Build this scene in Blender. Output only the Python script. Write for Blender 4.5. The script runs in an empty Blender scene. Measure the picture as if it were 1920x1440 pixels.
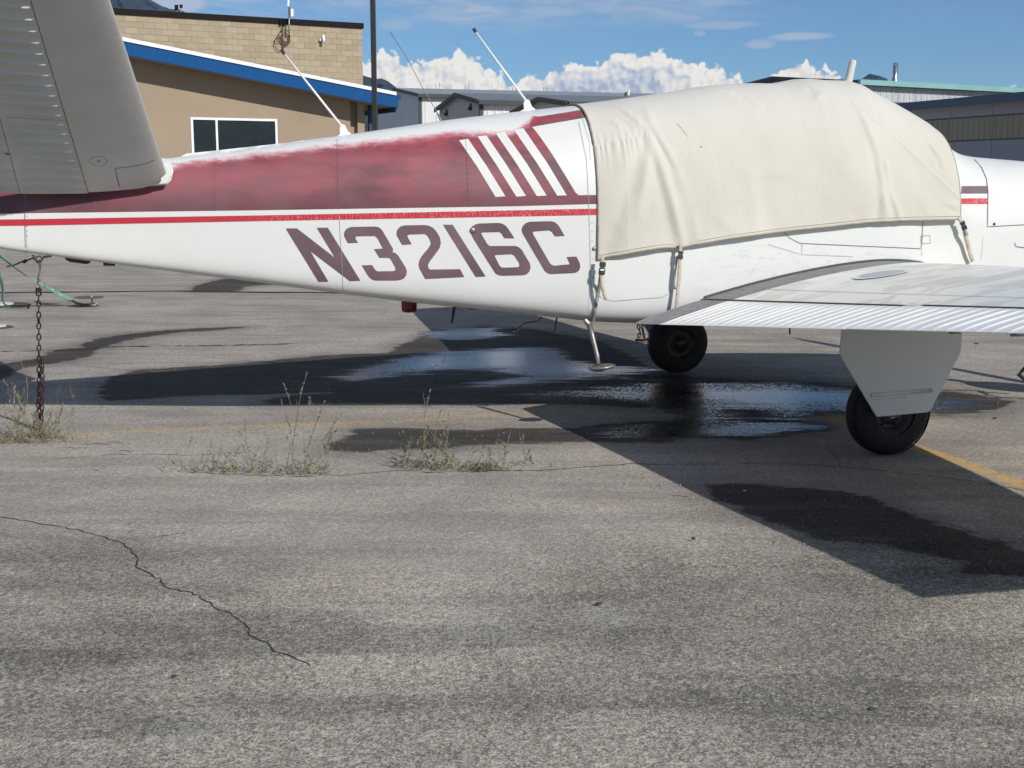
import bpy, bmesh, math, random
import numpy as np
from mathutils import Vector, Matrix
from mathutils.geometry import tessellate_polygon
random.seed(7)
C = bpy.context.scene.collection
scene = bpy.context.scene

# ------------------------------------------------------------------ camera
FPX = 2350.0; TH = math.radians(9.3); CAMH = 1.42
cam_d = bpy.data.cameras.new('camera'); cam = bpy.data.objects.new('camera', cam_d); C.objects.link(cam)
cam.location = (0, 0, CAMH); cam.rotation_euler = (math.radians(90) - TH, 0, 0)
cam_d.sensor_width = 36; cam_d.lens = FPX / 1920 * 36; cam_d.clip_start = 0.05; cam_d.clip_end = 40000
scene.camera = cam
scene.view_settings.view_transform = 'Standard'
scene.view_settings.look = 'None'
scene.view_settings.exposure = 0.0
scene.view_settings.gamma = 1.0
scene.view_settings.use_curve_mapping = False

# ------------------------------------------------------------------ sun and sky
SUN = Vector((1.0, -1.2, 1.0)).normalized()          # direction towards the sun
sun_d = bpy.data.lights.new('sun', 'SUN'); sun_d.energy = 4.3; sun_d.angle = math.radians(0.53)
sun_d.color = (1.0, 0.955, 0.89)
sun = bpy.data.objects.new('sun', sun_d); C.objects.link(sun)
sun.rotation_euler = (-SUN).to_track_quat('-Z', 'Y').to_euler()
sun.location = (20, -24, 20)

world = bpy.data.worlds.new('World'); scene.world = world; world.use_nodes = True
wn = world.node_tree; wn.nodes.clear()
try: world.cycles.sampling_method = 'MANUAL'; world.cycles.sample_map_resolution = 256
except Exception: pass
class NT:
    """small helper to write node graphs as expressions"""
    def __init__(s, tree, dim='3D'): s.t = tree; s.n = tree.nodes; s.l = tree.links; s.dim = dim
    def new(s, typ, **kw):
        n = s.n.new(typ)
        for k, v in kw.items(): setattr(n, k, v)
        return n
    def put(s, sock, v):
        if isinstance(v, bpy.types.NodeSocket): s.l.new(v, sock)
        else: sock.default_value = v
    def math(s, op, a, b=None, c=None, clamp=False):
        n = s.new('ShaderNodeMath', operation=op); n.use_clamp = clamp
        s.put(n.inputs[0], a)
        if b is not None: s.put(n.inputs[1], b)
        if c is not None: s.put(n.inputs[2], c)
        return n.outputs[0]
    def add(s, a, b): return s.math('ADD', a, b)
    def sub(s, a, b): return s.math('SUBTRACT', a, b)
    def mul(s, a, b): return s.math('MULTIPLY', a, b)
    def rng(s, v, a, b, c=0.0, d=1.0, smooth=False):
        n = s.new('ShaderNodeMapRange'); n.interpolation_type = 'SMOOTHSTEP' if smooth else 'LINEAR'
        s.put(n.inputs[0], v); s.put(n.inputs[1], a); s.put(n.inputs[2], b); s.put(n.inputs[3], c); s.put(n.inputs[4], d)
        return n.outputs[0]
    def mix(s, f, a, b, blend='MIX'):
        n = s.new('ShaderNodeMix', data_type='RGBA', blend_type=blend)
        s.put(n.inputs[0], f)
        for i, v in ((6, a), (7, b)):
            if isinstance(v, tuple) and len(v) == 3: v = (*v, 1)
            s.put(n.inputs[i], v)
        return n.outputs[2]
    def noise(s, vec, scale, detail=4, rough=0.55, dist=0.0, col=False):
        n = s.new('ShaderNodeTexNoise', noise_dimensions=s.dim); n.inputs['Scale'].default_value = scale
        n.inputs['Detail'].default_value = detail; n.inputs['Roughness'].default_value = rough
        n.inputs['Distortion'].default_value = dist
        if vec is not None: s.l.new(vec, n.inputs['Vector'])
        return n.outputs[1 if col else 0]
    def voro(s, vec, scale, feature='F1', out=0, smooth=None, rnd=1.0):
        n = s.new('ShaderNodeTexVoronoi', feature=feature, voronoi_dimensions=s.dim); n.inputs['Scale'].default_value = scale
        n.inputs['Randomness'].default_value = rnd
        if smooth is not None: n.inputs['Smoothness'].default_value = smooth
        s.l.new(vec, n.inputs['Vector']); return n.outputs[out]
    def mapping(s, vec, scale=(1, 1, 1), loc=(0, 0, 0), rot=(0, 0, 0)):
        n = s.new('ShaderNodeMapping'); s.l.new(vec, n.inputs['Vector'])
        n.inputs['Scale'].default_value = scale; n.inputs['Location'].default_value = loc; n.inputs['Rotation'].default_value = rot
        return n.outputs[0]
    def coord(s, name='Object'): return s.new('ShaderNodeTexCoord').outputs[name]
    def comb(s, x, y, z):
        n = s.new('ShaderNodeCombineXYZ'); s.put(n.inputs[0], x); s.put(n.inputs[1], y); s.put(n.inputs[2], z); return n.outputs[0]
    def sep(s, v):
        n = s.new('ShaderNodeSeparateXYZ'); s.l.new(v, n.inputs[0]); return n.outputs
    def attr(s, name, out='Fac'):
        n = s.new('ShaderNodeAttribute'); n.attribute_name = name; return n.outputs[out]
    def bump(s, h, strength=0.3, dist=0.01):
        n = s.new('ShaderNodeBump'); n.inputs['Strength'].default_value = strength; n.inputs['Distance'].default_value = dist
        s.l.new(h, n.inputs['Height']); return n.outputs[0]

W = NT(wn, '2D')
wout = W.new('ShaderNodeOutputWorld')
sky = W.new('ShaderNodeTexSky', sky_type='NISHITA'); sky.sun_disc = False
sky.sun_elevation = math.asin(SUN.z); sky.sun_rotation = math.atan2(SUN.x, SUN.y)
sky.altitude = 1500; sky.air_density = 1.0; sky.dust_density = 0.25; sky.ozone_density = 2.2
bg = W.new('ShaderNodeBackground'); bg.inputs[1].default_value = 0.075
skyc = W.mix(1.0, sky.outputs[0], (0.70, 0.96, 1.18), 'MULTIPLY')
wn.links.new(skyc, bg.inputs[0])
# clouds: azimuth / elevation of the view direction
g = W.coord('Generated'); gx, gy, gz = W.sep(g)
az = W.math('ARCTAN2', gx, gy)                       # 0 = straight ahead (+Y), positive to the right
hor = W.math('SQRT', W.add(W.mul(gx, gx), W.mul(gy, gy)))
el = W.math('ARCTAN2', gz, hor)
pol = W.comb(az, el, 0.0)
def azel(u, v):
    x, y, z = u - 960, FPX * math.cos(TH) - (v - 720) * math.sin(TH), -FPX * math.sin(TH) - (v - 720) * math.cos(TH)
    return math.atan2(x, y), math.atan2(z, math.hypot(x, y))
top_pts = [(-900, 205), (-400, 170), (100, 185), (500, 150), (660, 122), (700, 106), (728, 98), (745, 104), (760, 118), (785, 110), (812, 108), (840, 101), (862, 92),
           (884, 95), (898, 106), (905, 122), (925, 126), (938, 140), (955, 152), (975, 144), (1000, 138), (1030, 134), (1060, 122), (1100, 122), (1135, 115), (1148, 99),
           (1170, 95), (1200, 99), (1235, 95), (1262, 101), (1292, 113), (1312, 120), (1345, 121), (1372, 134), (1398, 146), (1420, 158), (1440, 150), (1462, 131), (1485, 122),
           (1502, 112), (1518, 114), (1528, 127), (1550, 125), (1568, 134), (1590, 144), (1620, 158), (1700, 170), (1850, 175), (1910, 160), (2100, 150), (2500, 190), (3000, 160)]
A0, A1 = azel(-900, 200)[0], azel(3000, 200)[0]
fc = W.new('ShaderNodeFloatCurve'); cur = fc.mapping.curves[0]
fc.mapping.use_clip = False
pp = []
for u, v in top_pts:
    a, e = azel(u, v); pp.append(((a - A0) / (A1 - A0), e * 5))
cur.points[0].location = pp[0]; cur.points[1].location = pp[-1]
for p in pp[1:-1]: cur.points.new(*p)
for p in cur.points: p.handle_type = 'AUTO_CLAMPED'
fc.mapping.update()
W.put(fc.inputs['Value'], W.math('DIVIDE', W.sub(az, A0), A1 - A0))
env = W.mul(fc.outputs[0], 0.2)
n1 = W.noise(pol, 26, 6, 0.6)
n2 = W.noise(pol, 90, 5, 0.6)
def billow(vec, sc):
    v = W.voro(vec, sc, 'SMOOTH_F1', 0, 0.6); return v
pold = W.new('ShaderNodeVectorMath', operation='ADD'); wn.links.new(pol, pold.inputs[0])
nv = W.new('ShaderNodeVectorMath', operation='SCALE'); nc = W.noise(pol, 60, 4, 0.6, col=True); wn.links.new(nc, nv.inputs[0]); nv.inputs['Scale'].default_value = 0.012
wn.links.new(nv.outputs[0], pold.inputs[1]); polw = pold.outputs[0]
b1 = billow(polw, 75); b2 = billow(polw, 190)
edge = W.add(W.mul(W.sub(n1, 0.5), 0.010), W.add(W.mul(W.sub(0.38, b1), 0.010), W.mul(W.sub(0.38, b2), 0.006)))
depth = W.sub(W.add(env, edge), el)                  # >0 inside the cloud
cmask = W.rng(depth, -0.0004, 0.0022, smooth=True)
# the top-lit puffs against soft grey-blue bellies
offp = W.mapping(polw, loc=(-0.0032, -0.0034, 0))
b1o = billow(offp, 75); b2o = billow(offp, 190)
relief = W.add(W.mul(W.sub(b1o, b1), 0.75), W.mul(W.sub(b2o, b2), 0.45))
soft = W.noise(W.mapping(polw, scale=(0.6, 1.6, 1)), 30, 6, 0.62)
lum = W.add(W.add(0.92, W.mul(relief, 1.0)), W.mul(W.sub(soft, 0.5), 0.85))
lum = W.sub(lum, W.rng(depth, 0.004, 0.035, 0.0, 0.22))
# the flat grey-blue layer in front between the two towers
gm = W.mul(W.rng(az, azel(960, 0)[0], azel(1060, 0)[0], smooth=True), W.rng(az, azel(1330, 0)[0], azel(1240, 0)[0], smooth=True))
gm = W.mul(gm, W.rng(W.add(el, W.mul(W.sub(n1, 0.5), 0.02)), azel(1100, 118)[1], azel(1100, 135)[1], smooth=True))
lum = W.math('ADD', lum, W.mul(gm, -0.42), clamp=True)
ramp = W.new('ShaderNodeValToRGB'); wn.links.new(lum, ramp.inputs[0])
e = ramp.color_ramp.elements; e[0].position = 0.12; e[0].color = (0.40, 0.47, 0.60, 1); e[1].position = 0.92; e[1].color = (0.98, 0.93, 0.84, 1)
m = ramp.color_ramp.elements.new(0.5); m.color = (0.70, 0.71, 0.74, 1)
m = ramp.color_ramp.elements.new(0.72); m.color = (0.86, 0.82, 0.76, 1)
bgc = W.new('ShaderNodeBackground'); wn.links.new(ramp.outputs[0], bgc.inputs[0]); bgc.inputs[1].default_value = 1.05
# thin high streaks
st = W.noise(W.mapping(pol, scale=(5, 26, 1), rot=(0, 0, 0.06)), 1.6, 7, 0.62, 0.3)
st2 = W.noise(W.mapping(pol, scale=(9, 60, 1), loc=(3, 1, 0), rot=(0, 0, 0.05)), 2.0, 6, 0.6)
stm = W.mul(W.rng(st, 0.47, 0.72), W.rng(st2, 0.30, 0.62))
stm = W.mul(stm, W.rng(el, 0.100, 0.135, smooth=True))
stm = W.mul(stm, W.rng(az, 0.30, 0.02, 0.18, 1.0, smooth=True))
veil = W.mul(W.mul(W.rng(az, azel(650, 0)[0], azel(850, 0)[0], smooth=True), W.rng(az, azel(1460, 0)[0], azel(1250, 0)[0], smooth=True)), W.mul(W.rng(el, azel(1100, 62)[1], azel(1100, 30)[1], smooth=True), W.rng(el, azel(1100, -160)[1], azel(1100, -20)[1], smooth=True)))
vs_ = W.noise(W.mapping(pol, scale=(12, 55, 1), rot=(0, 0, -0.03)), 1.5, 7, 0.65, 0.5)
stm = W.math('MAXIMUM', stm, W.mul(veil, W.rng(vs_, 0.36, 0.66, 0.08, 0.62)))
# unseen broken cloud added overhead to whiten the fill light, laid out flat
zs = W.math('MAXIMUM', gz, 0.06)
flat = W.comb(W.math('DIVIDE', gx, zs), W.math('DIVIDE', gy, zs), 0.0)
fill_cloud = W.mul(W.rng(W.noise(flat, 0.9, 7, 0.6, 0.4), 0.47, 0.60, smooth=True), W.rng(el, 0.16, 0.30, 0.0, 0.72, smooth=True))
stm = W.math('MAXIMUM', stm, fill_cloud)
# two small lens streaks at the right
def lens_cloud(u, v, wa, we, k):
    a, e0 = azel(u, v)
    dx = W.math('DIVIDE', W.sub(az, a), wa / FPX); dy = W.math('DIVIDE', W.sub(W.add(el, W.mul(W.sub(n1, 0.5), 0.004)), e0), we / FPX)
    r = W.add(W.mul(dx, dx), W.mul(dy, dy)); return W.mul(W.rng(r, 1.0, 0.1, smooth=True), k)
for a in ((1500, 69, 68, 9, 0.65), (1425, 82, 34, 10, 0.5), (1335, 3, 45, 14, 0.5), (1312, 62, 14, 7, 0.4), (1350, 47, 90, 9, 0.45), (742, 45, 40, 14, 0.4), (320, 4, 75, 22, 1.2), (1030, 22, 80, 12, 0.5)):
    stm = W.math('MAXIMUM', stm, lens_cloud(*a))
stm = W.math('MINIMUM', stm, 0.85)
bgs = W.new('ShaderNodeBackground'); bgs.inputs[0].default_value = (0.62, 0.64, 0.72, 1); bgs.inputs[1].default_value = 0.95
ms1 = W.new('ShaderNodeMixShader'); W.put(ms1.inputs[0], W.mul(stm, 0.85)); wn.links.new(bg.outputs[0], ms1.inputs[1]); wn.links.new(bgs.outputs[0], ms1.inputs[2])
ms2 = W.new('ShaderNodeMixShader'); W.put(ms2.inputs[0], cmask); wn.links.new(ms1.outputs[0], ms2.inputs[1]); wn.links.new(bgc.outputs[0], ms2.inputs[2])
wn.links.new(ms2.outputs[0], wout.inputs[0])

# ------------------------------------------------------------------ measuring helpers
cT, sT = math.cos(TH), math.sin(TH)
def ray(u, v): return Vector((u - 960, FPX * cT - (v - 720) * sT, -FPX * sT - (v - 720) * cT))
def gnd(u, v, z=0.0):
    d = ray(u, v); k = (z - CAMH) / d.z; return Vector((d.x * k, d.y * k, z))
def at(u, v, Y):
    """point seen at (u, v) whose distance along +Y is Y"""
    d = ray(u, v); k = Y / d.y; return Vector((d.x * k, Y, CAMH + d.z * k))
PX, PY = 1.5985, 7.845                                # middle of the main wheels on the ground
AL = math.radians(14.7)
cA, sA = math.cos(AL), math.sin(AL)
def to_loc(p): X, Y = p[0] - PX, p[1] - PY; return Vector((X * cA + Y * sA, -X * sA + Y * cA, p[2]))
def to_w(p): return Vector((PX + p[0] * cA - p[1] * sA, PY + p[0] * sA + p[1] * cA, p[2]))
CO = to_loc((0, 0, CAMH))
def lray(u, v):
    d = ray(u, v); return Vector((d.x * cA + d.y * sA, -d.x * sA + d.y * cA, d.z))
def lp(u, v, y):
    """aircraft-frame point on the plane y = const"""
    d = lray(u, v); k = (y - CO.y) / d.y; return CO + d * k

# ------------------------------------------------------------------ mesh helpers
def tag(o, label=None, cat=None, group=None, kind=None):
    if label: o['label'] = label
    if cat: o['category'] = cat
    if group: o['group'] = group
    if kind: o['kind'] = kind
    return o
def link(name, me, m=None, parent=None, smooth=False, **kw):
    o = bpy.data.objects.new(name, me); C.objects.link(o)
    if m is not None and not me.materials: me.materials.append(m)
    if parent: o.parent = parent
    if smooth:
        me.polygons.foreach_set('use_smooth', [True] * len(me.polygons))
    return tag(o, **kw)
def mesh(name, vs, fs, m=None, parent=None, smooth=False, **kw):
    me = bpy.data.meshes.new(name); me.from_pydata([tuple(v) for v in vs], [], fs); me.update()
    return link(name, me, m, parent, smooth, **kw)
def empty(name, loc=(0, 0, 0), rz=0.0, **kw):
    o = bpy.data.objects.new(name, None); C.objects.link(o); o.location = loc; o.rotation_euler = (0, 0, rz)
    o.empty_display_size = 0.2
    return tag(o, **kw)
class MB:
    def __init__(s): s.v = []; s.f = []
    def raw(s, vs, fs):
        b = len(s.v); s.v += [Vector(v) for v in vs]; s.f += [[i + b for i in f] for f in fs]; return s
    def box(s, lo, hi, M=None):
        x0, y0, z0 = lo; x1, y1, z1 = hi
        vs = [Vector(p) for p in ((x0, y0, z0), (x1, y0, z0), (x1, y1, z0), (x0, y1, z0), (x0, y0, z1), (x1, y0, z1), (x1, y1, z1), (x0, y1, z1))]
        if M: vs = [M @ v for v in vs]
        return s.raw(vs, [[3, 2, 1, 0], [4, 5, 6, 7], [0, 1, 5, 4], [1, 2, 6, 5], [2, 3, 7, 6], [3, 0, 4, 7]])
    def prism(s, pts, off):
        """pts: planar polygon (3-D), off: extrusion vector"""
        n = len(pts); off = Vector(off); pts = [Vector(p) for p in pts]
        vs = pts + [p + off for p in pts]
        fs = [list(range(n))[::-1], list(range(n, 2 * n))] + [[i, (i + 1) % n, n + (i + 1) % n, n + i] for i in range(n)]
        return s.raw(vs, fs)
    def tube(s, pts, r, n=8, cap=True):
        pts = [Vector(p) for p in pts]; rs = r if isinstance(r, (list, tuple)) else [r] * len(pts)
        rings = []; up = Vector((0.137, 0.28, 0.95)).normalized()
        for i, p in enumerate(pts):
            t = (pts[min(i + 1, len(pts) - 1)] - pts[max(i - 1, 0)]).normalized()
            a = t.cross(up)
            if a.length < 1e-3: a = t.cross(Vector((1, 0, 0)))
            a.normalize(); b = t.cross(a).normalized()
            rings.append([p + (a * math.cos(2 * math.pi * k / n) + b * math.sin(2 * math.pi * k / n)) * rs[i] for k in range(n)])
        vs = [q for rg in rings for q in rg]
        fs = [[i * n + k, i * n + (k + 1) % n, (i + 1) * n + (k + 1) % n, (i + 1) * n + k] for i in range(len(pts) - 1) for k in range(n)]
        if cap: fs += [list(range(n)), [(len(pts) - 1) * n + k for k in range(n)][::-1]]
        return s.raw(vs, fs)
    def lathe(s, prof, n=32, M=None):
        """prof: (radius, height) pairs around z"""
        vs = []; fs = []
        for r, h in prof:
            for k in range(n): vs.append(Vector((r * math.cos(2 * math.pi * k / n), r * math.sin(2 * math.pi * k / n), h)))
        for i in range(len(prof) - 1):
            for k in range(n): fs.append([i * n + k, i * n + (k + 1) % n, (i + 1) * n + (k + 1) % n, (i + 1) * n + k])
        if M: vs = [M @ v for v in vs]
        return s.raw(vs, fs)
    def build(s, name, m=None, parent=None, smooth=False, **kw):
        return mesh(name, s.v, s.f, m, parent, smooth, **kw)
def recalc(o):
    bm = bmesh.new(); bm.from_mesh(o.data); bmesh.ops.recalc_face_normals(bm, faces=bm.faces); bm.to_mesh(o.data); bm.free(); return o
def bevel(o, w=0.005, seg=2, ang=35):
    md = o.modifiers.new('bevel', 'BEVEL'); md.width = w; md.segments = seg; md.limit_method = 'ANGLE'; md.angle_limit = math.radians(ang); return o

# ------------------------------------------------------------------ materials
def principled(name, color=(0.5, 0.5, 0.5), rough=0.6, metal=0.0, spec=0.5, coat=0.0):
    m = bpy.data.materials.new(name); m.use_nodes = True
    N = NT(m.node_tree); b = m.node_tree.nodes['Principled BSDF']
    b.inputs['Base Color'].default_value = (*color, 1); b.inputs['Roughness'].default_value = rough
    b.inputs['Metallic'].default_value = metal; b.inputs['Specular IOR Level'].default_value = spec
    b.inputs['Coat Weight'].default_value = coat
    return m, N, b
def worn(name, color, rough=0.6, var=0.15, scale=3.0, metal=0.0, bumps=0.0, bscale=60, spec=0.5, grime=0.0, gcol=(0.12, 0.10, 0.08), stretch=(1, 1, 1), coat=0.0):
    m, N, b = principled(name, color, rough, metal, spec, coat)
    co = N.mapping(N.coord('Object'), scale=stretch)
    n = N.noise(co, scale, 6, 0.6)
    c2 = tuple(max(0, c * (1 - var * 1.6)) for c in color); c1 = tuple(min(1, c * (1 + var * 0.6)) for c in color)
    col = N.mix(N.rng(n, 0.3, 0.7), c2, c1)
    if grime:
        g = N.noise(co, scale * 2.3, 8, 0.7, 0.4)
        col = N.mix(N.mul(N.rng(g, 0.5, 0.75), grime), col, gcol)
    N.l.new(col, b.inputs['Base Color'])
    N.l.new(N.rng(n, 0.2, 0.8, max(0, rough - 0.08), min(1, rough + 0.1)), b.inputs['Roughness'])
    if bumps: N.l.new(N.bump(N.noise(co, bscale, 5, 0.6), bumps, 0.01), b.inputs['Normal'])
    return m
# white aircraft paint, chalky and slightly dirty
def paint_mat():
    m, N, b = principled('white_paint', (0.72, 0.73, 0.72), 0.42, 0, 0.45)
    co = N.coord('Object'); n = N.noise(N.mapping(co, scale=(0.8, 1, 1.6)), 2.2, 7, 0.62)
    g = N.noise(N.mapping(co, scale=(2.5, 1, 5)), 5, 8, 0.72, 0.5)
    col = N.mix(N.rng(n, 0.3, 0.7), (0.615, 0.625, 0.595), (0.665, 0.672, 0.648))
    col = N.mix(N.mul(N.rng(g, 0.60, 0.80), 0.35), col, (0.42, 0.42, 0.40))
    # exhaust grime on the lower side behind the door
    x, y, z = N.sep(co)
    gm = N.mul(N.mul(N.rng(x, -1.3, -0.2, smooth=True), N.rng(x, 1.2, 0.4, smooth=True)), N.rng(z, 1.14, 0.95, smooth=True))
    gn = N.noise(N.mapping(co, scale=(1.4, 1, 4)), 7, 8, 0.7, 0.8)
    col = N.mix(N.mul(N.mul(gm, N.rng(gn, 0.50, 0.72)), 0.45), col, (0.33, 0.34, 0.33))
    N.l.new(col, b.inputs['Base Color'])
    N.l.new(N.rng(g, 0.3, 0.8, 0.34, 0.6), b.inputs['Roughness'])
    N.l.new(N.bump(N.noise(N.mapping(co, scale=(1, 1, 1)), 3.5, 2, 0.5), 0.06, 0.02), b.inputs['Normal'])
    return m
M_WHITE = paint_mat()
def maroon_mat():
    m, N, b = principled('faded_maroon_paint', (0.2, 0.05, 0.07), 0.5, 0, 0.4)
    co = N.coord('Object'); x, y, z = N.sep(co)
    n = N.noise(N.mapping(co, scale=(0.9, 1, 2.4)), 2.1, 4, 0.55)
    n2 = N.noise(N.mapping(co, scale=(3, 1, 9), loc=(3, 0, 0)), 3.0, 6, 0.65)
    band = N.rng(z, 1.26, 1.42, smooth=True)
    f = N.math('ADD', N.mul(N.add(N.rng(n, 0.36, 0.62), N.mul(N.sub(n2, 0.5), 0.35)), N.rng(band, 0, 1, 0.25, 1.0)), 0, clamp=True)
    col = N.mix(f, (0.105, 0.040, 0.052), (0.30, 0.078, 0.095))
    n3 = N.noise(N.mapping(co, scale=(1.1, 1, 1.3), loc=(7, 0, 2)), 2.4, 3, 0.5)
    col = N.mix(N.mul(N.rng(n3, 0.50, 0.70), 0.45), col, (0.165, 0.10, 0.108))
    up = N.rng(z, 1.50, 1.66, smooth=True)
    col = N.mix(N.mul(up, N.rng(n2, 0.45, 0.6)), col, (0.33, 0.055, 0.075))
    # ragged fade to white along the upper edge: 'fade' is the distance to that edge in metres
    fd = N.attr('fade'); en = N.noise(N.mapping(co, scale=(2.2, 1, 7)), 5, 8, 0.72, 0.4)
    wm = N.rng(N.add(fd, N.mul(N.sub(en, 0.5), 0.075)), 0.062, 0.0, smooth=True)
    col = N.mix(N.rng(wm, 0.0, 0.45), col, (0.50, 0.23, 0.255)); col = N.mix(N.rng(wm, 0.35, 0.95), col, (0.645, 0.652, 0.64))
    ch = N.noise(N.mapping(co, scale=(10, 1, 30)), 6, 8, 0.7)
    col = N.mix(N.mul(N.rng(ch, 0.66, 0.74), 0.5), col, (0.5, 0.38, 0.38))
    N.l.new(col, b.inputs['Base Color']); N.l.new(N.rng(n, 0.3, 0.7, 0.36, 0.6), b.inputs['Roughness'])
    return m
M_MAROON = maroon_mat()
def redstripe_mat():
    m, N, b = principled('cracked_red_tape', (0.42, 0.02, 0.04), 0.45)
    co = N.coord('Object'); x, y, z = N.sep(co)
    cr = N.voro(N.mapping(co, scale=(1, 1, 0.35)), 60, 'DISTANCE_TO_EDGE')
    k = N.mul(N.rng(cr, 0.05, 0.0), N.mul(N.rng(x, -3.5, -2.7), N.rng(N.noise(co, 3, 3), 0.38, 0.55)))
    col = N.mix(N.noise(co, 4, 4), (0.40, 0.014, 0.032), (0.50, 0.03, 0.05))
    N.l.new(N.mix(k, col, (0.62, 0.24, 0.24)), b.inputs['Base Color']); return m
M_RED = redstripe_mat()
M_LETTER = worn('faded_plum_lettering', (0.140, 0.088, 0.100), 0.5, 0.25, 2.0, stretch=(1, 1, 1.6))
def canvas_mat():
    m, N, b = principled('cream_canvas', (0.68, 0.63, 0.54), 0.88, 0, 0.2)
    co = N.coord('Object')
    n = N.noise(co, 1.6, 6, 0.6); s = N.noise(N.mapping(co, scale=(1, 1, 0.7), loc=(4, 2, 0)), 5, 8, 0.7, 0.6)
    x, y, z = N.sep(co)
    col = N.mix(N.rng(n, 0.3, 0.7), (0.51, 0.48, 0.415), (0.565, 0.542, 0.48))
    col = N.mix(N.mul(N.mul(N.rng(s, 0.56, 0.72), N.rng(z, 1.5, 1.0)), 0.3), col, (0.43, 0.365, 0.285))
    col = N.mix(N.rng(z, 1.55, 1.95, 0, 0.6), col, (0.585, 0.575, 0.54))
    N.l.new(col, b.inputs['Base Color']); b.inputs['Sheen Weight'].default_value = 0.1
    wv = N.noise(co, 420, 2, 0.5)
    wr = N.noise(N.mapping(co, scale=(1, 1, 0.55)), 8, 8, 0.62, 0.9)
    N.l.new(N.bump(N.add(N.mul(wv, 0.10), wr), 0.24, 0.02), b.inputs['Normal']); return m
M_CANVAS = canvas_mat()
M_PIPING = worn('khaki_piping', (0.33, 0.29, 0.22), 0.85, 0.2, 20)
M_WEB = worn('beige_webbing', (0.52, 0.46, 0.36), 0.85, 0.2, 30)
M_WEBD = worn('grey_webbing', (0.30, 0.30, 0.28), 0.85, 0.25, 30)
M_BLKP = worn('black_plastic', (0.02, 0.02, 0.022), 0.4, 0.2, 20)
M_STEEL = worn('dull_steel', (0.34, 0.32, 0.29), 0.42, 0.25, 12, metal=0.7, grime=0.5)
M_RUST = worn('rusty_iron', (0.062, 0.030, 0.026), 0.85, 0.4, 40, bumps=0.5, bscale=200)
M_SEAM = worn('panel_gap_dark', (0.10, 0.10, 0.10), 0.7, 0.2, 10)
M_SEAML = worn('panel_gap_light', (0.40, 0.41, 0.41), 0.6, 0.2, 10)
M_WING = None
def wing_mat(name='wing_paint', k=1.0):
    m, N, b = principled(name, (0.6, 0.61, 0.6), 0.35, 0, 0.5)
    co = N.coord('Object'); x, y, z = N.sep(co)
    d = N.noise(N.mapping(co, scale=(0.8, 1.7, 1), rot=(0, 0, 0.35)), 2.6, 7, 0.6, 0.9)
    col = N.mix(N.rng(d, 0.47, 0.53), (0.67, 0.675, 0.60), (0.82, 0.825, 0.765))
    d2 = N.noise(N.mapping(co, scale=(0.7, 1.6, 1), loc=(5, 2, 0)), 6, 8, 0.65, 0.5)
    col = N.mix(N.mul(N.rng(d2, 0.55, 0.7), 0.35), col, (0.47, 0.485, 0.43))
    # worn charcoal non-slip walkway beside the fuselage
    wk = N.mul(N.rng(N.add(y, N.mul(x, 0.0)), -0.868, -0.862), N.rng(x, 0.80, 0.60, smooth=True))
    wn_ = N.noise(N.mapping(co, scale=(3, 1, 1)), 9, 8, 0.7, 0.6)
    wcol = N.mix(N.rng(wn_, 0.3, 0.7), (0.185, 0.185, 0.19), (0.275, 0.275, 0.28))
    col = N.mix(wk, col, wcol)
    if k > 1: col = N.mix(N.mul(N.sub(1.0, wk), 0.7), col, (0.82, 0.83, 0.82))
    N.l.new(col, b.inputs['Base Color'])
    r = N.rng(d, 0.44, 0.56, 0.42, 0.28); N.l.new(N.add(r, N.mul(wk, 0.35)), b.inputs['Roughness'])
    return m
M_WING = wing_mat()
M_FLAP = wing_mat('flap_paint', 1.3)
M_DOOR = worn('door_paint', (0.66, 0.67, 0.66), 0.4, 0.03, 2.0)
M_TIRE = worn('black_rubber', (0.012, 0.012, 0.013), 0.75, 0.3, 14, bumps=0.3, bscale=90, grime=0.35, gcol=(0.055, 0.048, 0.042))
M_RIM = worn('dirty_shaded_rim', (0.085, 0.08, 0.08), 0.5, 0.3, 14, metal=0.5, grime=0.6, gcol=(0.05, 0.035, 0.03))  # rim colour darkened to carry the shade on the wheels, grime mixed in
M_HUB = worn('chrome_hub', (0.6, 0.6, 0.6), 0.25, 0.1, 14, metal=1.0)

# ------------------------------------------------------------------ ground sheet
def poly_sdf(P, poly):
    """signed distance of points P (n,2) to a polygon, positive inside"""
    poly = np.array(poly); d = np.full(len(P), 1e9); inside = np.zeros(len(P), bool)
    for i in range(len(poly)):
        a = poly[i]; b_ = poly[(i + 1) % len(poly)]; ab = b_ - a
        t = np.clip(((P - a) @ ab) / max(ab @ ab, 1e-12), 0, 1)
        d = np.minimum(d, np.hypot(*(P - a - t[:, None] * ab).T))
        c = ((a[1] > P[:, 1]) != (b_[1] > P[:, 1])) & (P[:, 0] < (b_[0] - a[0]) * (P[:, 1] - a[1]) / (b_[1] - a[1] + 1e-15) + a[0])
        inside ^= c
    return np.where(inside, d, -d)
def line_dist(P, line):
    line = np.array(line); d = np.full(len(P), 1e9)
    for a, b_ in zip(line[:-1], line[1:]):
        ab = b_ - a; t = np.clip(((P - a) @ ab) / max(ab @ ab, 1e-12), 0, 1)
        d = np.minimum(d, np.hypot(*(P - a - t[:, None] * ab).T))
    return d
def G2(pts): return [tuple(gnd(u, v))[:2] for u, v in pts]
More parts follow.
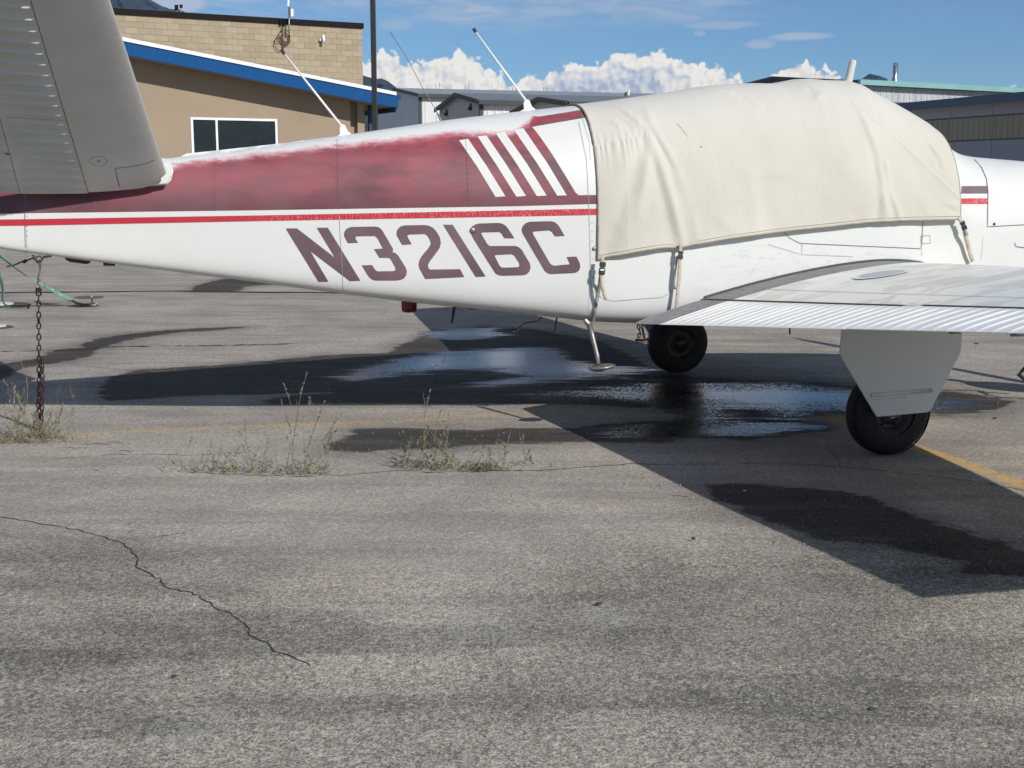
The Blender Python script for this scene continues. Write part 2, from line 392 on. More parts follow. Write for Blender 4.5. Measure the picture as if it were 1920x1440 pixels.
damp_polys = [
 [(-120, 700), (0, 683), (60, 672), (100, 656), (145, 652), (160, 640), (185, 632), (240, 624), (300, 618), (380, 613), (460, 612), (455, 615), (400, 619), (340, 623), (290, 629), (250, 635), (215, 645), (190, 652), (170, 668), (120, 678), (60, 686), (30, 694), (20, 706), (-120, 730)],
 [(357, 547), (362, 536), (395, 526), (430, 519), (600, 525), (600, 533), (500, 534), (460, 537), (450, 545), (430, 547)],
 [(200, 705), (260, 690), (400, 683), (480, 676), (600, 665), (720, 660), (760, 640), (820, 620), (900, 610), (1000, 615), (1080, 628), (1130, 640), (1230, 690), (1300, 705), (1500, 714), (1600, 720), (1740, 738), (1760, 755), (1700, 772), (1560, 775), (1500, 782), (1440, 785), (1380, 772), (1300, 768), (1200, 764), (1100, 760), (980, 757), (900, 756), (500, 756), (480, 748), (540, 738), (620, 733), (400, 737), (200, 750), (180, 735)],
 [(600, 842), (620, 828), (636, 822), (655, 808), (673, 802), (746, 799), (855, 800), (900, 803), (950, 799), (1056, 799), (1074, 797), (1147, 791), (1220, 788), (1275, 786), (1382, 782), (1488, 785), (1541, 789), (1582, 799), (1552, 806), (1500, 812), (1452, 819), (1399, 823), (1311, 820), (1240, 828), (1180, 831), (1147, 829), (1074, 829), (965, 828), (892, 833), (819, 839), (709, 841), (670, 846)],
 [(1310, 903), (1385, 901), (1490, 908), (1585, 917), (1635, 930), (1660, 945), (1710, 962), (1770, 980), (1835, 1003), (1920, 1026), (2050, 1060), (2050, 1110), (1920, 1083), (1810, 1076), (1770, 1062), (1790, 1050), (1740, 1036), (1660, 1022), (1550, 1010), (1485, 990), (1410, 960), (1340, 932)],
 [(1730, 740), (1760, 728), (1830, 735), (1880, 745), (1910, 750), (1870, 766), (1800, 775), (1740, 776)],
]
pool_polys = [
 [(690, 680), (760, 664), (833, 655), (900, 650), (965, 649), (1019, 648), (1056, 656), (1081, 671), (1110, 678), (1147, 681), (1220, 687), (1243, 695), (1220, 700), (1176, 707), (1120, 711), (1074, 717), (1019, 720), (928, 729), (855, 729), (833, 726), (870, 720), (910, 712), (940, 704), (900, 698), (820, 697), (740, 703), (690, 712), (640, 716), (620, 708), (640, 690)],
 [(760, 625), (830, 612), (940, 612), (960, 622), (930, 634), (860, 638), (790, 634)],
 [(960, 740), (1000, 730), (1080, 722), (1200, 716), (1300, 712), (1500, 716), (1600, 724), (1800, 745), (1790, 765), (1740, 772), (1600, 768), (1560, 775), (1500, 788), (1440, 785), (1400, 770), (1300, 768), (1220, 757), (1120, 750), (1040, 746)],
 [(1080, 800), (1150, 795), (1280, 788), (1382, 784), (1488, 787), (1541, 791), (1578, 799), (1552, 805), (1452, 817), (1399, 821), (1311, 819), (1240, 822), (1150, 824), (1110, 815)],
 [(1170, 712), (1360, 714), (1390, 740), (1385, 790), (1340, 824), (1190, 828), (1150, 805), (1235, 785), (1190, 750)],
 [(1740, 742), (1790, 740), (1830, 745), (1840, 755), (1790, 765), (1745, 768)],
]
paint_lines = [([(-50, 838), (40, 818), (100, 815), (200, 808), (360, 801), (560, 795), (780, 786), (985, 771), (1200, 752)], 0.05, 0.60),
               ([(1500, 763), (1580, 788), (1640, 808), (1700, 830), (1760, 851), (1840, 880), (1920, 909), (2060, 962)], 0.06, 0.75)]
light_lines = [([(560, 1137), (700, 1132), (830, 1128), (890, 1122)], 0.012, 0.5), ([(1695, 1125), (1780, 1155)], 0.02, 0.5), ([(1100, 1010), (1240, 1130), (1290, 1160)], 0.025, 0.3)]
def axis(lo, hi, step, far):
    a = list(np.arange(lo, hi + 1e-6, step)); x = step
    p = a[-1]; q = a[0]; up = []; dn = []
    while p < far: x *= 1.5; p += x; q -= x; up.append(p); dn.append(q)
    return np.array(dn[::-1] + a + up)
gxs = axis(-4.4, 3.6, 0.04, 9000); gys = axis(2.4, 17.0, 0.05, 9000)
GX, GY = np.meshgrid(gxs, gys); P = np.stack([GX.ravel(), GY.ravel()], 1)
und = 0.004 * np.sin(P[:, 0] * 1.3 + 1) * np.sin(P[:, 1] * 0.9) + 0.003 * np.sin(P[:, 0] * 2.7 - P[:, 1] * 1.9)
und *= (np.abs(P[:, 0]) < 12) & (P[:, 1] < 40) & (P[:, 1] > -10)
und = und - 0.007
vs = np.column_stack([P, und])
nx, ny = len(gxs), len(gys)
idx = np.arange(nx * ny).reshape(ny, nx)
fs = np.stack([idx[:-1, :-1].ravel(), idx[:-1, 1:].ravel(), idx[1:, 1:].ravel(), idx[1:, :-1].ravel()], 1)
gme = bpy.data.meshes.new('ground')
gme.vertices.add(len(vs)); gme.vertices.foreach_set('co', vs.ravel().astype(np.float32))
gme.loops.add(fs.size); gme.loops.foreach_set('vertex_index', fs.ravel().astype(np.int32))
gme.polygons.add(len(fs)); gme.polygons.foreach_set('loop_start', (np.arange(len(fs)) * 4).astype(np.int32)); gme.polygons.foreach_set('loop_total', np.full(len(fs), 4, np.int32))
gme.update(calc_edges=True)
def setattr_f(me, name, arr):
    a = me.attributes.new(name, 'FLOAT', 'POINT'); a.data.foreach_set('value', arr.astype(np.float32))
near = (np.abs(P[:, 0]) < 9) & (P[:, 1] > 0) & (P[:, 1] < 30)
def field(polys, lo=-2.0):
    out = np.full(len(P), lo); Q = P[near]; r = np.full(len(Q), lo)
    for p in polys: r = np.maximum(r, poly_sdf(Q, G2(p)))
    out[near] = np.clip(r, -2, 2); return out
setattr_f(gme, 'damp', field(damp_polys)); setattr_f(gme, 'pool', field(pool_polys))
setattr_f(gme, 'coarse', field([pool_polys[2], pool_polys[4]]))
def lfield(lines):
    out = np.full(len(P), -2.0); Q = P[near]; r = np.full(len(Q), -2.0); s = np.zeros(len(P)); sq = np.zeros(len(Q))
    for ln, w, k in lines:
        d = w - line_dist(Q, G2(ln)); sq = np.where(d > r, k, sq); r = np.maximum(r, d)
    out[near] = r; s[near] = sq; return out, s
a, k = lfield(paint_lines); setattr_f(gme, 'paint', a); setattr_f(gme, 'paintk', k)
a, k = lfield(light_lines); setattr_f(gme, 'chalk', a)
def ground_mat():
    m, N, b = principled('old_asphalt', (0.25, 0.24, 0.22), 0.9, 0, 0.3); N.dim = '2D'
    co = N.coord('Object')
    big = N.noise(co, 0.55, 5, 0.6); mid = N.noise(N.mapping(co, scale=(0.5, 1, 1)), 2.3, 6, 0.62, 0.3); fine = N.noise(co, 40, 6, 0.72)
    pk = N.noise(N.mapping(co, loc=(11, 5, 0)), 1.1, 4, 0.6)
    vo = N.new('ShaderNodeTexVoronoi', voronoi_dimensions='2D'); vo.inputs['Scale'].default_value = 210; N.l.new(co, vo.inputs['Vector'])
    gr = N.new('ShaderNodeRGBToBW'); N.l.new(vo.outputs['Color'], gr.inputs[0]); grain = gr.outputs[0]
    vo2 = N.new('ShaderNodeTexVoronoi', voronoi_dimensions='2D'); vo2.inputs['Scale'].default_value = 75; N.l.new(co, vo2.inputs['Vector'])
    gr2 = N.new('ShaderNodeRGBToBW'); N.l.new(vo2.outputs['Color'], gr2.inputs[0])
    base = N.mix(N.rng(big, 0.32, 0.68), (0.279, 0.258, 0.229), (0.418, 0.382, 0.334))
    base = N.mix(N.rng(mid, 0.35, 0.68, 0, 0.6), base, (0.462, 0.421, 0.369))
    base = N.mix(N.mul(N.rng(pk, 0.5, 0.68), 0.22), base, (0.462, 0.365, 0.324))
    streak = N.noise(N.mapping(co, scale=(0.35, 2.4, 1), rot=(0, 0, 0.15)), 1.5, 4, 0.55)
    base = N.mix(N.rng(streak, 0.48, 0.62, 0, 0.55), base, (0.186, 0.176, 0.158))
    mult = N.mul(N.rng(grain, 0.2, 0.85, 0.54, 1.43), N.rng(fine, 0.3, 0.7, 0.64, 1.32))
    mult = N.mul(mult, N.rng(gr2.outputs[0], 0.2, 0.8, 0.86, 1.14))
    blo = N.noise(N.mapping(co, loc=(31, 4, 0)), 0.9, 7, 0.7, 0.3)
    mult = N.mul(mult, N.rng(blo, 0.36, 0.64, 0.68, 1.02))
    hair = N.mul(N.rng(N.voro(N.mapping(co, loc=(5, 9, 0)), 1.7, 'DISTANCE_TO_EDGE'), 0.006, 0.0), N.rng(N.noise(N.mapping(co, loc=(8, 1, 0)), 0.8, 4, 0.6), 0.52, 0.66))
    mult = N.mul(mult, N.rng(hair, 0, 1, 1.0, 0.55))
    base = N.mix(1.0, base, N.comb(mult, N.mul(mult, 1.0), N.mul(mult, 0.955)), 'MULTIPLY')
    gxx, gyy, gzz = N.sep(co)
    far_band = N.mul(N.rng(N.add(gyy, N.mul(N.sub(big, 0.5), 3.0)), 4.1, 5.3, smooth=True), N.rng(gyy, 9.0, 6.5, 0.85, 1.0, smooth=True))  # asphalt toned lighter beyond the foreground
    base = N.mix(N.mul(far_band, 0.32), base, (0.47, 0.425, 0.385))
    # single pale stones
    st = N.voro(N.mapping(co, loc=(2, 3, 0)), 60, 'F1'); sc = N.new('ShaderNodeTexVoronoi', voronoi_dimensions='2D'); sc.inputs['Scale'].default_value = 60
    N.l.new(N.mapping(co, loc=(2, 3, 0)), sc.inputs['Vector']); scb = N.new('ShaderNodeRGBToBW'); N.l.new(sc.outputs['Color'], scb.inputs[0])
    pale = N.mul(N.rng(st, 0.28, 0.18), N.rng(scb.outputs[0], 0.70, 0.76))
    base = N.mix(N.mul(pale, 0.8), base, (0.46, 0.44, 0.40))
    patch = N.noise(N.mapping(co, loc=(21, 8, 0)), 1.7, 7, 0.68, 0.5)
    base = N.mix(N.mul(N.rng(patch, 0.60, 0.74), N.rng(grain, 0.3, 0.7, 0.15, 0.75)), base, (0.42, 0.41, 0.37))
    # chalky scratches and faded yellow paint
    ch = N.rng(N.add(N.attr('chalk'), N.mul(N.sub(N.noise(co, 30, 5, 0.7), 0.5), 0.06)), 0.0, 0.02)
    base = N.mix(N.mul(ch, N.rng(grain, 0.3, 0.8, 0.1, 0.6)), base, (0.42, 0.41, 0.38))
    pn = N.add(N.noise(N.mapping(co, scale=(1, 1, 1), rot=(0, 0, 0.0)), 14, 8, 0.7), N.mul(N.sub(grain, 0.5), 0.22))
    pm = N.mul(N.rng(N.add(N.attr('paint'), N.mul(N.sub(fine, 0.5), 0.03)), 0.0, 0.006), N.rng(N.sub(pn, N.mul(N.sub(0.72, N.attr('paintk')), 0.5)), 0.40, 0.47))
    base = N.mix(N.mul(pm, N.rng(N.attr('paintk'), 0.4, 0.75, 0.45, 0.95)), base, N.mix(fine, (0.50, 0.33, 0.12), (0.60, 0.44, 0.22)))
    # damp stains darkened further to deepen the shadows, and standing pools with ragged edges
    ew = N.noise(N.mapping(co, scale=(1, 1, 1)), 7, 7, 0.7, 0.4); es = N.noise(N.mapping(co, scale=(0.5, 3.0, 1), rot=(0, 0, 0.25)), 3.2, 5, 0.6)
    es2 = N.noise(N.mapping(co, scale=(0.45, 4.5, 1), rot=(0, 0, 0.2), loc=(3, 7, 0)), 1.7, 7, 0.68, 0.3)
    jit = N.add(N.mul(N.sub(ew, 0.5), 0.14), N.mul(N.sub(es, 0.5), 0.22))
    damp = N.mul(N.rng(N.add(N.attr('damp'), N.mul(jit, 0.8)), -0.015, 0.04, smooth=True), N.rng(N.add(es2, N.mul(fine, 0.3)), 0.40, 0.66, 0.80, 1.0))
    ring = N.mul(N.rng(N.add(N.attr('damp'), jit), -0.25, 0.0, smooth=True), 0.28)
    pj = N.add(N.attr('pool'), N.add(jit, N.mul(N.sub(es2, 0.50), 0.62)))
    pool = N.rng(pj, -0.03, 0.16, smooth=True)
    speck = N.mul(N.rng(N.add(gr2.outputs[0], N.mul(N.sub(fine, 0.5), 0.7)), 0.46, 0.58), N.mul(N.rng(N.attr('coarse'), -0.10, 0.12, 0.22, 1.0, smooth=True), N.rng(N.add(pj, N.mul(N.sub(mid, 0.5), 0.8)), 0.45, 0.05, 0.0, 0.85)))
    pool = N.mul(pool, N.sub(1.0, speck))
    dcol = N.mix(1.0, base, (0.19, 0.188, 0.19), 'MULTIPLY'); base = N.mix(ring, base, dcol); base = N.mix(damp, base, dcol)
    base = N.mix(pool, base, N.mix(1.0, base, (0.16, 0.16, 0.17), 'MULTIPLY'))
    N.l.new(base, b.inputs['Base Color'])
    tip = N.rng(N.add(grain, N.mul(N.sub(fine, 0.5), 0.8)), 0.55, 0.75)         # stones that stand out of the water
    shallow = N.rng(pj, 0.42, 0.02)
    wetr = N.add(0.13, N.mul(N.mul(tip, shallow), 0.62))
    r = N.mix(damp, (0.93, 0.93, 0.93), (0.75, 0.75, 0.75)); rr = N.new('ShaderNodeRGBToBW'); N.l.new(r, rr.inputs[0])
    rough = N.new('ShaderNodeMix', data_type='FLOAT'); N.put(rough.inputs[0], pool); N.put(rough.inputs[2], rr.outputs[0]); N.put(rough.inputs[3], wetr)
    N.l.new(rough.outputs[0], b.inputs['Roughness'])
    N.l.new(N.rng(pool, 0, 1, 0.10, 0.62), b.inputs['Specular IOR Level'])
    h = N.add(N.mul(grain, 0.9), N.add(N.mul(fine, 1.4), N.mul(mid, 2.0)))
    bn = N.new('ShaderNodeBump'); N.l.new(h, bn.inputs['Height']); bn.inputs['Distance'].default_value = 0.008
    N.l.new(N.rng(pool, 0, 1, 0.55, 0.05), bn.inputs['Strength'])
    N.l.new(bn.outputs[0], b.inputs['Normal'])
    return m
M_GROUND = ground_mat()
ground = link('ground', gme, M_GROUND, kind='structure', smooth=True)
M_CRACK = worn('dark_crack_asphalt', (0.035, 0.033, 0.030), 0.95, 0.3, 30)  # cracks in a dark asphalt tone
M_JOINT = worn('tar_joint', (0.018, 0.017, 0.016), 0.85, 0.3, 10)
def crack(px, w, jag=0.5, m=None, seed=1, step=0.035, gaps=0.0):
    """ragged thin opening in the asphalt along a traced line"""
    rnd = random.Random(seed); pts = [gnd(u, v) for u, v in px]; out = []
    for a_, b_ in zip(pts[:-1], pts[1:]):
        n = max(1, int((b_ - a_).length / step))
        for i in range(n): out.append(a_.lerp(b_, i / n))
    out.append(pts[-1]); L = len(out); vs, fs = [], []; drift = 0
    for i, p in enumerate(out):
        t = (out[min(i + 1, L - 1)] - out[max(i - 1, 0)]).normalized(); nrm = Vector((-t.y, t.x, 0))
        drift = drift * 0.75 + rnd.gauss(0, jag * 0.012); c = p + nrm * drift
        ww = w * (0.45 + rnd.random() * 0.7) * min(1, (i + 1) / 4, (L - i) / 4)
        if rnd.random() < gaps: ww *= 0.1
        inn = abs(c.x) < 12 and c.y < 40
        z = -0.007 + 0.0016 + ((0.004 * math.sin(c.x * 1.3 + 1) * math.sin(c.y * 0.9) + 0.003 * math.sin(c.x * 2.7 - c.y * 1.9)) if inn else 0) + (0.004 if w > 0.03 else 0)
        vs += [(c.x + nrm.x * ww / 2, c.y + nrm.y * ww / 2, z), (c.x - nrm.x * ww / 2, c.y - nrm.y * ww / 2, z)]
    fs = [[2 * i, 2 * i + 1, 2 * i + 3, 2 * i + 2] for i in range(L - 1)]
    return mesh('crack', vs, fs, m or M_CRACK, ground)
crack([(-60, 962), (0, 968), (40, 972), (110, 982), (150, 992), (200, 1005), (230, 1015), (250, 1030), (258, 1045), (256, 1062), (285, 1080), (322, 1103), (375, 1115), (390, 1130), (430, 1145), (445, 1160), (480, 1195), (520, 1215), (548, 1228), (575, 1246)], 0.0075, 0.5, seed=3, step=0.022)
crack([(215, 1009), (290, 1006), (340, 998), (360, 991), (400, 988)], 0.005, 0.5, seed=4, gaps=0.3)
crack([(345, 882), (420, 887), (480, 890), (560, 893), (640, 888), (760, 880), (900, 882), (1000, 880), (1080, 876), (1180, 869), (1240, 867), (1400, 866), (1470, 867), (1559, 872), (1640, 880), (1771, 893), (1850, 905), (1960, 925)], 0.009, 0.7, seed=5, gaps=0.12)
crack([(-300, 548), (0, 548), (60, 547), (350, 546), (600, 548), (760, 552), (900, 556)], 0.13, 0.4, M_JOINT, seed=6, step=0.2)
crack([(-50, 659), (0, 658), (100, 657), (200, 650), (500, 645), (560, 643)], 0.035, 0.6, seed=7, gaps=0.15)
crack([(85, 862), (160, 858), (210, 853), (300, 852), (350, 855), (420, 849), (480, 846)], 0.007, 0.8, seed=8, gaps=0.2)
crack([(1660, 946), (1700, 958), (1790, 985), (1850, 1005), (1930, 1027)], 0.008, 0.8, seed=9, gaps=0.2)
crack([(1380, 628), (1500, 632), (1575, 634)], 0.012, 1.0, seed=10, gaps=0.3)
crack([(95, 886), (150, 881), (220, 889), (235, 886)], 0.006, 0.8, seed=11, gaps=0.3)
crack([(1560, 840), (1562, 855), (1559, 872)], 0.006, 0.8, seed=12, gaps=0.3)
crack([(1740, 728), (1830, 730), (1870, 742), (1960, 748)], 0.03, 0.8, seed=13, gaps=0.1)
for i, (u, v, l) in enumerate([(180, 832, 26), (210, 830, 14), (128, 838, 16), (236, 846, 10), (155, 836, 8), (1590, 690, 12), (1480, 690, 10), (1275, 923, 18)]):
    crack([(u - l, v), (u, v - 1), (u + l, v + 1)], 0.018, 1.2, seed=20 + i)
# ------------------------------------------------------------------ aircraft body
plane = empty('airplane', (PX, PY, 0), AL, label='white and maroon V-tail light airplane with canvas over its cabin', cat='airplane')
XT = [-4.95, -4.449, -4.05, -3.603, -3.146, -2.644, -1.969, -1.524, -1.241, -0.933, -0.527, -0.18, 0.246, 0.521, 0.73, 0.924, 1.164, 1.322, 1.8, 2.25, 2.55, 2.70]
ZT = [1.33, 1.42, 1.475, 1.529, 1.583, 1.660, 1.762, 1.816, 1.847, 1.885, 1.935, 1.965, 1.995, 1.955, 1.865, 1.76, 1.595, 1.562, 1.53, 1.45, 1.36, 1.28]
XB = [-4.95, -4.449, -4.058, -3.655, -3.152, -2.688, -2.225, -1.758, -1.412, -1.268, -1.042, -0.5, 1.0, 1.8, 2.3, 2.6, 2.70]
ZB = [1.17, 1.052, 0.991, 0.933, 0.859, 0.787, 0.723, 0.666, 0.623, 0.604, 0.590, 0.57, 0.56, 0.60, 0.70, 0.85, 0.95]
XW = [-4.95, -4.3, -3.6, -2.7, -1.9, -1.3, -0.7, 0.4, 1.3, 1.9, 2.4, 2.70]
YW = [0.06, 0.135, 0.215, 0.325, 0.425, 0.505, 0.535, 0.535, 0.50, 0.44, 0.33, 0.17]
def smooth_tab(X, Y):
    xs = np.linspace(X[0], X[-1], 800); ys = np.interp(xs, X, Y)
    k = np.hanning(31); k /= k.sum(); yp = np.pad(ys, 15, mode='edge')
    yp[:15] = ys[0] + (ys[1] - ys[0]) * np.arange(-15, 0); yp[-15:] = ys[-1] + (ys[-1] - ys[-2]) * np.arange(1, 16)
    return xs, np.convolve(yp, k, 'valid')
TT, TB, TW = smooth_tab(XT, ZT), smooth_tab(XB, ZB), smooth_tab(XW, YW)
def sect(x):
    zt = float(np.interp(x, *TT)); zb = float(np.interp(x, *TB)); w = float(np.interp(x, *TW))
    zc = min((zt + zb) / 2, 1.17)
    return zt, zb, w, zc
NU, NL = 2.35, 7.5
def side_y(x, z, off=0.0):
    """half width of the body at (x, z)"""
    zt, zb, w, zc = sect(x)
    zt += off; w += off
    if z >= zc: t = (z - zc) / (zt - zc); n = NU
    else: t = (zc - z) / (zc - zb); n = NL
    if t >= 1: return 0.0
    return w * (1 - t ** n) ** (1 / n)
def section_pts(x, n=48, off=0.0):
    zt, zb, w, zc = sect(x); zt += off; w += off; pts = []
    for k in range(n):                                  # right side bottom -> top -> left side -> bottom
        a = -math.pi / 2 + math.pi * k / n
        s_, c_ = math.sin(a), math.cos(a); e = NU if s_ >= 0 else NL
        y = -w * abs(c_) ** (2 / e); z = zc + (zt - zc if s_ >= 0 else zc - zb) * (abs(s_) ** (2 / e)) * (1 if s_ >= 0 else -1)
        pts.append((x, y, z))
    left = [(p[0], -p[1], p[2]) for p in pts[1:]][::-1]
    zt_ = (x, 0, zt)
    return pts + [zt_] + left
def body_loft(x0, x1, n, name, m, cap=True, off=0.0):
    vs, fs = [], []; K = None
    for i in range(n + 1):
        s = section_pts(x0 + (x1 - x0) * i / n, off=off); K = len(s); vs += s
    for i in range(n):
        for k in range(K): fs.append([i * K + k, i * K + (k + 1) % K, (i + 1) * K + (k + 1) % K, (i + 1) * K + k])
    if cap: fs += [list(range(K))[::-1], [n * K + k for k in range(K)]]
    return recalc(mesh(name, vs, fs, m, plane, smooth=True))
TAILX = lp(47, 420, -0.15).x
fus = body_loft(TAILX + 0.0005, 2.0, 170, 'fuselage', M_WHITE, cap=False)
tc = body_loft(-4.95, TAILX - 0.0005, 20, 'tail_cone', M_WHITE, cap=False)
cowl = body_loft(2.006, 2.70, 24, 'nose_cowl', M_WHITE)
def hit(u, v, off=0.002):
    """aircraft-frame point where the ray through (u, v) meets the body skin, lifted by off"""
    d = lray(u, v); k0 = (-0.62 - CO.y) / d.y; k1 = (0.05 - CO.y) / d.y
    def F(k): p = CO + d * k; return abs(p.y) - side_y(p.x, p.z) if p.y < 0 else -1
    a = k0; N = 60; prev = k0
    for i in range(1, N + 1):
        kk = k0 + (k1 - k0) * i / N
        if F(kk) < 0:
            a, b_ = prev, kk
            for _ in range(18):
                mid = (a + b_) / 2
                if F(mid) < 0: b_ = mid
                else: a = mid
            break
        prev = kk
    else: return None
    p = CO + d * a; e = 0.004
    gy = (side_y(p.x, p.z + e) - side_y(p.x, p.z - e)) / (2 * e); gx_ = (side_y(p.x + e, p.z) - side_y(p.x - e, p.z)) / (2 * e)
    nrm = Vector((-gx_, -1, -gy)).normalized()
    return p + nrm * off
def decal(name, outer, m, holes=(), grid=14, off=0.002, parent=None, edge=None, **kw):
    """flat paint laid onto the skin: polygon traced in picture units, cut on a grid and wrapped onto the body"""
    bm = bmesh.new(); loops = [[Vector((u, -v, 0)) for u, v in outer]] + [[Vector((u, -v, 0)) for u, v in h] for h in holes]
    flat = [p for l in loops for p in l]; bv = [bm.verts.new(p) for p in flat]
    for t in tessellate_polygon(loops):
        try: bm.faces.new([bv[i] for i in t])
        except ValueError: pass
    us = [p.x for p in flat]; ws = [p.y for p in flat]
    for lo, hi, ax in ((min(us), max(us), Vector((1, 0, 0))), (min(ws), max(ws), Vector((0, 1, 0)))):
        n = int((hi - lo) / grid)
        for i in range(1, n + 1):
            bmesh.ops.bisect_plane(bm, geom=bm.verts[:] + bm.edges[:] + bm.faces[:], dist=1e-5, plane_co=ax * (lo + (hi - lo) * i / (n + 1)), plane_no=ax)
    vals = []; kill = []
    px = [(v.co.x, -v.co.y) for v in bm.verts]
    for v, (u, w) in zip(list(bm.verts), px):
        p = hit(u, w, off)
        if p is None:
            kill.append(v); vals.append(0.0)
        else: v.co = p; vals.append(edge(u, w) if edge else 1.0)
    me = bpy.data.meshes.new(name)
    if edge:
        lay = bm.verts.layers.float.new('fade')
        for v, q in zip(bm.verts, vals): v[lay] = q
    for v in kill: bm.verts.remove(v)
    bmesh.ops.recalc_face_normals(bm, faces=bm.faces)
    if bm.faces and sum(f.normal.y for f in bm.faces) > 0: bmesh.ops.reverse_faces(bm, faces=bm.faces)
    bm.to_mesh(me); bm.free()
    return link(name, me, m, parent or plane, True, **kw)
def skin_line(name, pts, wpx, m, off=0.0018, parent=None, step=10):
    """thin ribbon (panel gap, piping) following a traced line on the skin"""
    out = []
    for (u0, v0), (u1, v1) in zip(pts[:-1], pts[1:]):
        n = max(1, int(math.hypot(u1 - u0, v1 - v0) / step))
        out += [(u0 + (u1 - u0) * i / n, v0 + (v1 - v0) * i / n) for i in range(n)]
    out.append(pts[-1]); vs, fs = [], []
    for i, (u, v) in enumerate(out):
        a, b_ = out[max(i - 1, 0)], out[min(i + 1, len(out) - 1)]; dx, dy = b_[0] - a[0], b_[1] - a[1]; L = math.hypot(dx, dy) or 1
        ox, oy = -dy / L * wpx / 2, dx / L * wpx / 2
        p, q = hit(u + ox, v + oy, off), hit(u - ox, v - oy, off)
        if p is None or q is None: continue
        vs += [p, q]
    fs = [[2 * i, 2 * i + 1, 2 * i + 3, 2 * i + 2] for i in range(len(vs) // 2 - 1)]
    return mesh(name, vs, fs, m, parent or plane)
# --- maroon upper panel with its ragged top edge fading to white
fade_top = [(-20, 345), (200, 322), (320, 303), (350, 297), (425, 289), (480, 283), (560, 274), (605, 268), (655, 263), (730, 255), (800, 247), (860, 240), (905, 242), (955, 243), (970, 236), (982, 224), (1010, 219), (1050, 213), (1091, 206)]
def fade_v(u): return float(np.interp(u, [p[0] for p in fade_top], [p[1] for p in fade_top]))
def fade_edge(u, v): return (v - fade_v(u)) * 7.0 / FPX + 0.004 + (0.05 if u > 1000 else 0)
up_edge = [(u, v - (9 if 320 < u < 985 else 0)) for u, v in fade_top]
maroon = up_edge + [(1101, 220), (997.5, 238), (1006, 248), (1018, 264.4), (1035, 289), (1058.8, 327.5), (1079, 361), (1085, 366), (1122, 365.5), (1123, 382), (960, 386.5), (480, 394), (47.5, 399.5), (47.5, 345)]
maroon = [p for p in maroon if p[0] >= 47]
fus_maroon = decal('maroon_panel', maroon, M_MAROON, grid=11, edge=fade_edge)
decal('maroon_panel', [(-40, 345), (46, 342), (46, 400), (-40, 401)], M_MAROON, grid=11, edge=lambda u, v: 1.0, parent=plane)
decal('red_stripe', [(47.5, 411), (480, 404), (960, 394.5), (1124, 391), (1125, 402.8), (960, 406), (480, 414.5), (47.5, 423)], M_RED, grid=14)
decal('red_stripe', [(-40, 412), (46, 411), (46, 423), (-40, 424)], M_RED, grid=14)
for q in ([(861, 264), (877.5, 261), (912, 311), (947.5, 368), (929, 369.5), (894, 312)], [(895.5, 256.6), (912, 254.7), (950, 310), (986, 367.5), (968, 368.8), (931, 310)],
          [(929.4, 250.6), (946, 248), (987, 306), (1024.7, 366.7), (1006.4, 367.7), (969, 308)], [(963.4, 244), (981.4, 241.2), (1001, 270), (1024, 303), (1062.7, 366.4), (1044.7, 366.9), (1006, 305)]):
    decal('white_bar', q, M_WHITE, grid=12, off=0.0035)
decal('maroon_stripe', [(1803, 349), (1852, 349), (1852, 363), (1802, 363)], M_LETTER, grid=10)
decal('red_stripe', [(1802, 372), (1852, 372), (1853, 382.5), (1802, 382.5)], M_RED, grid=10)
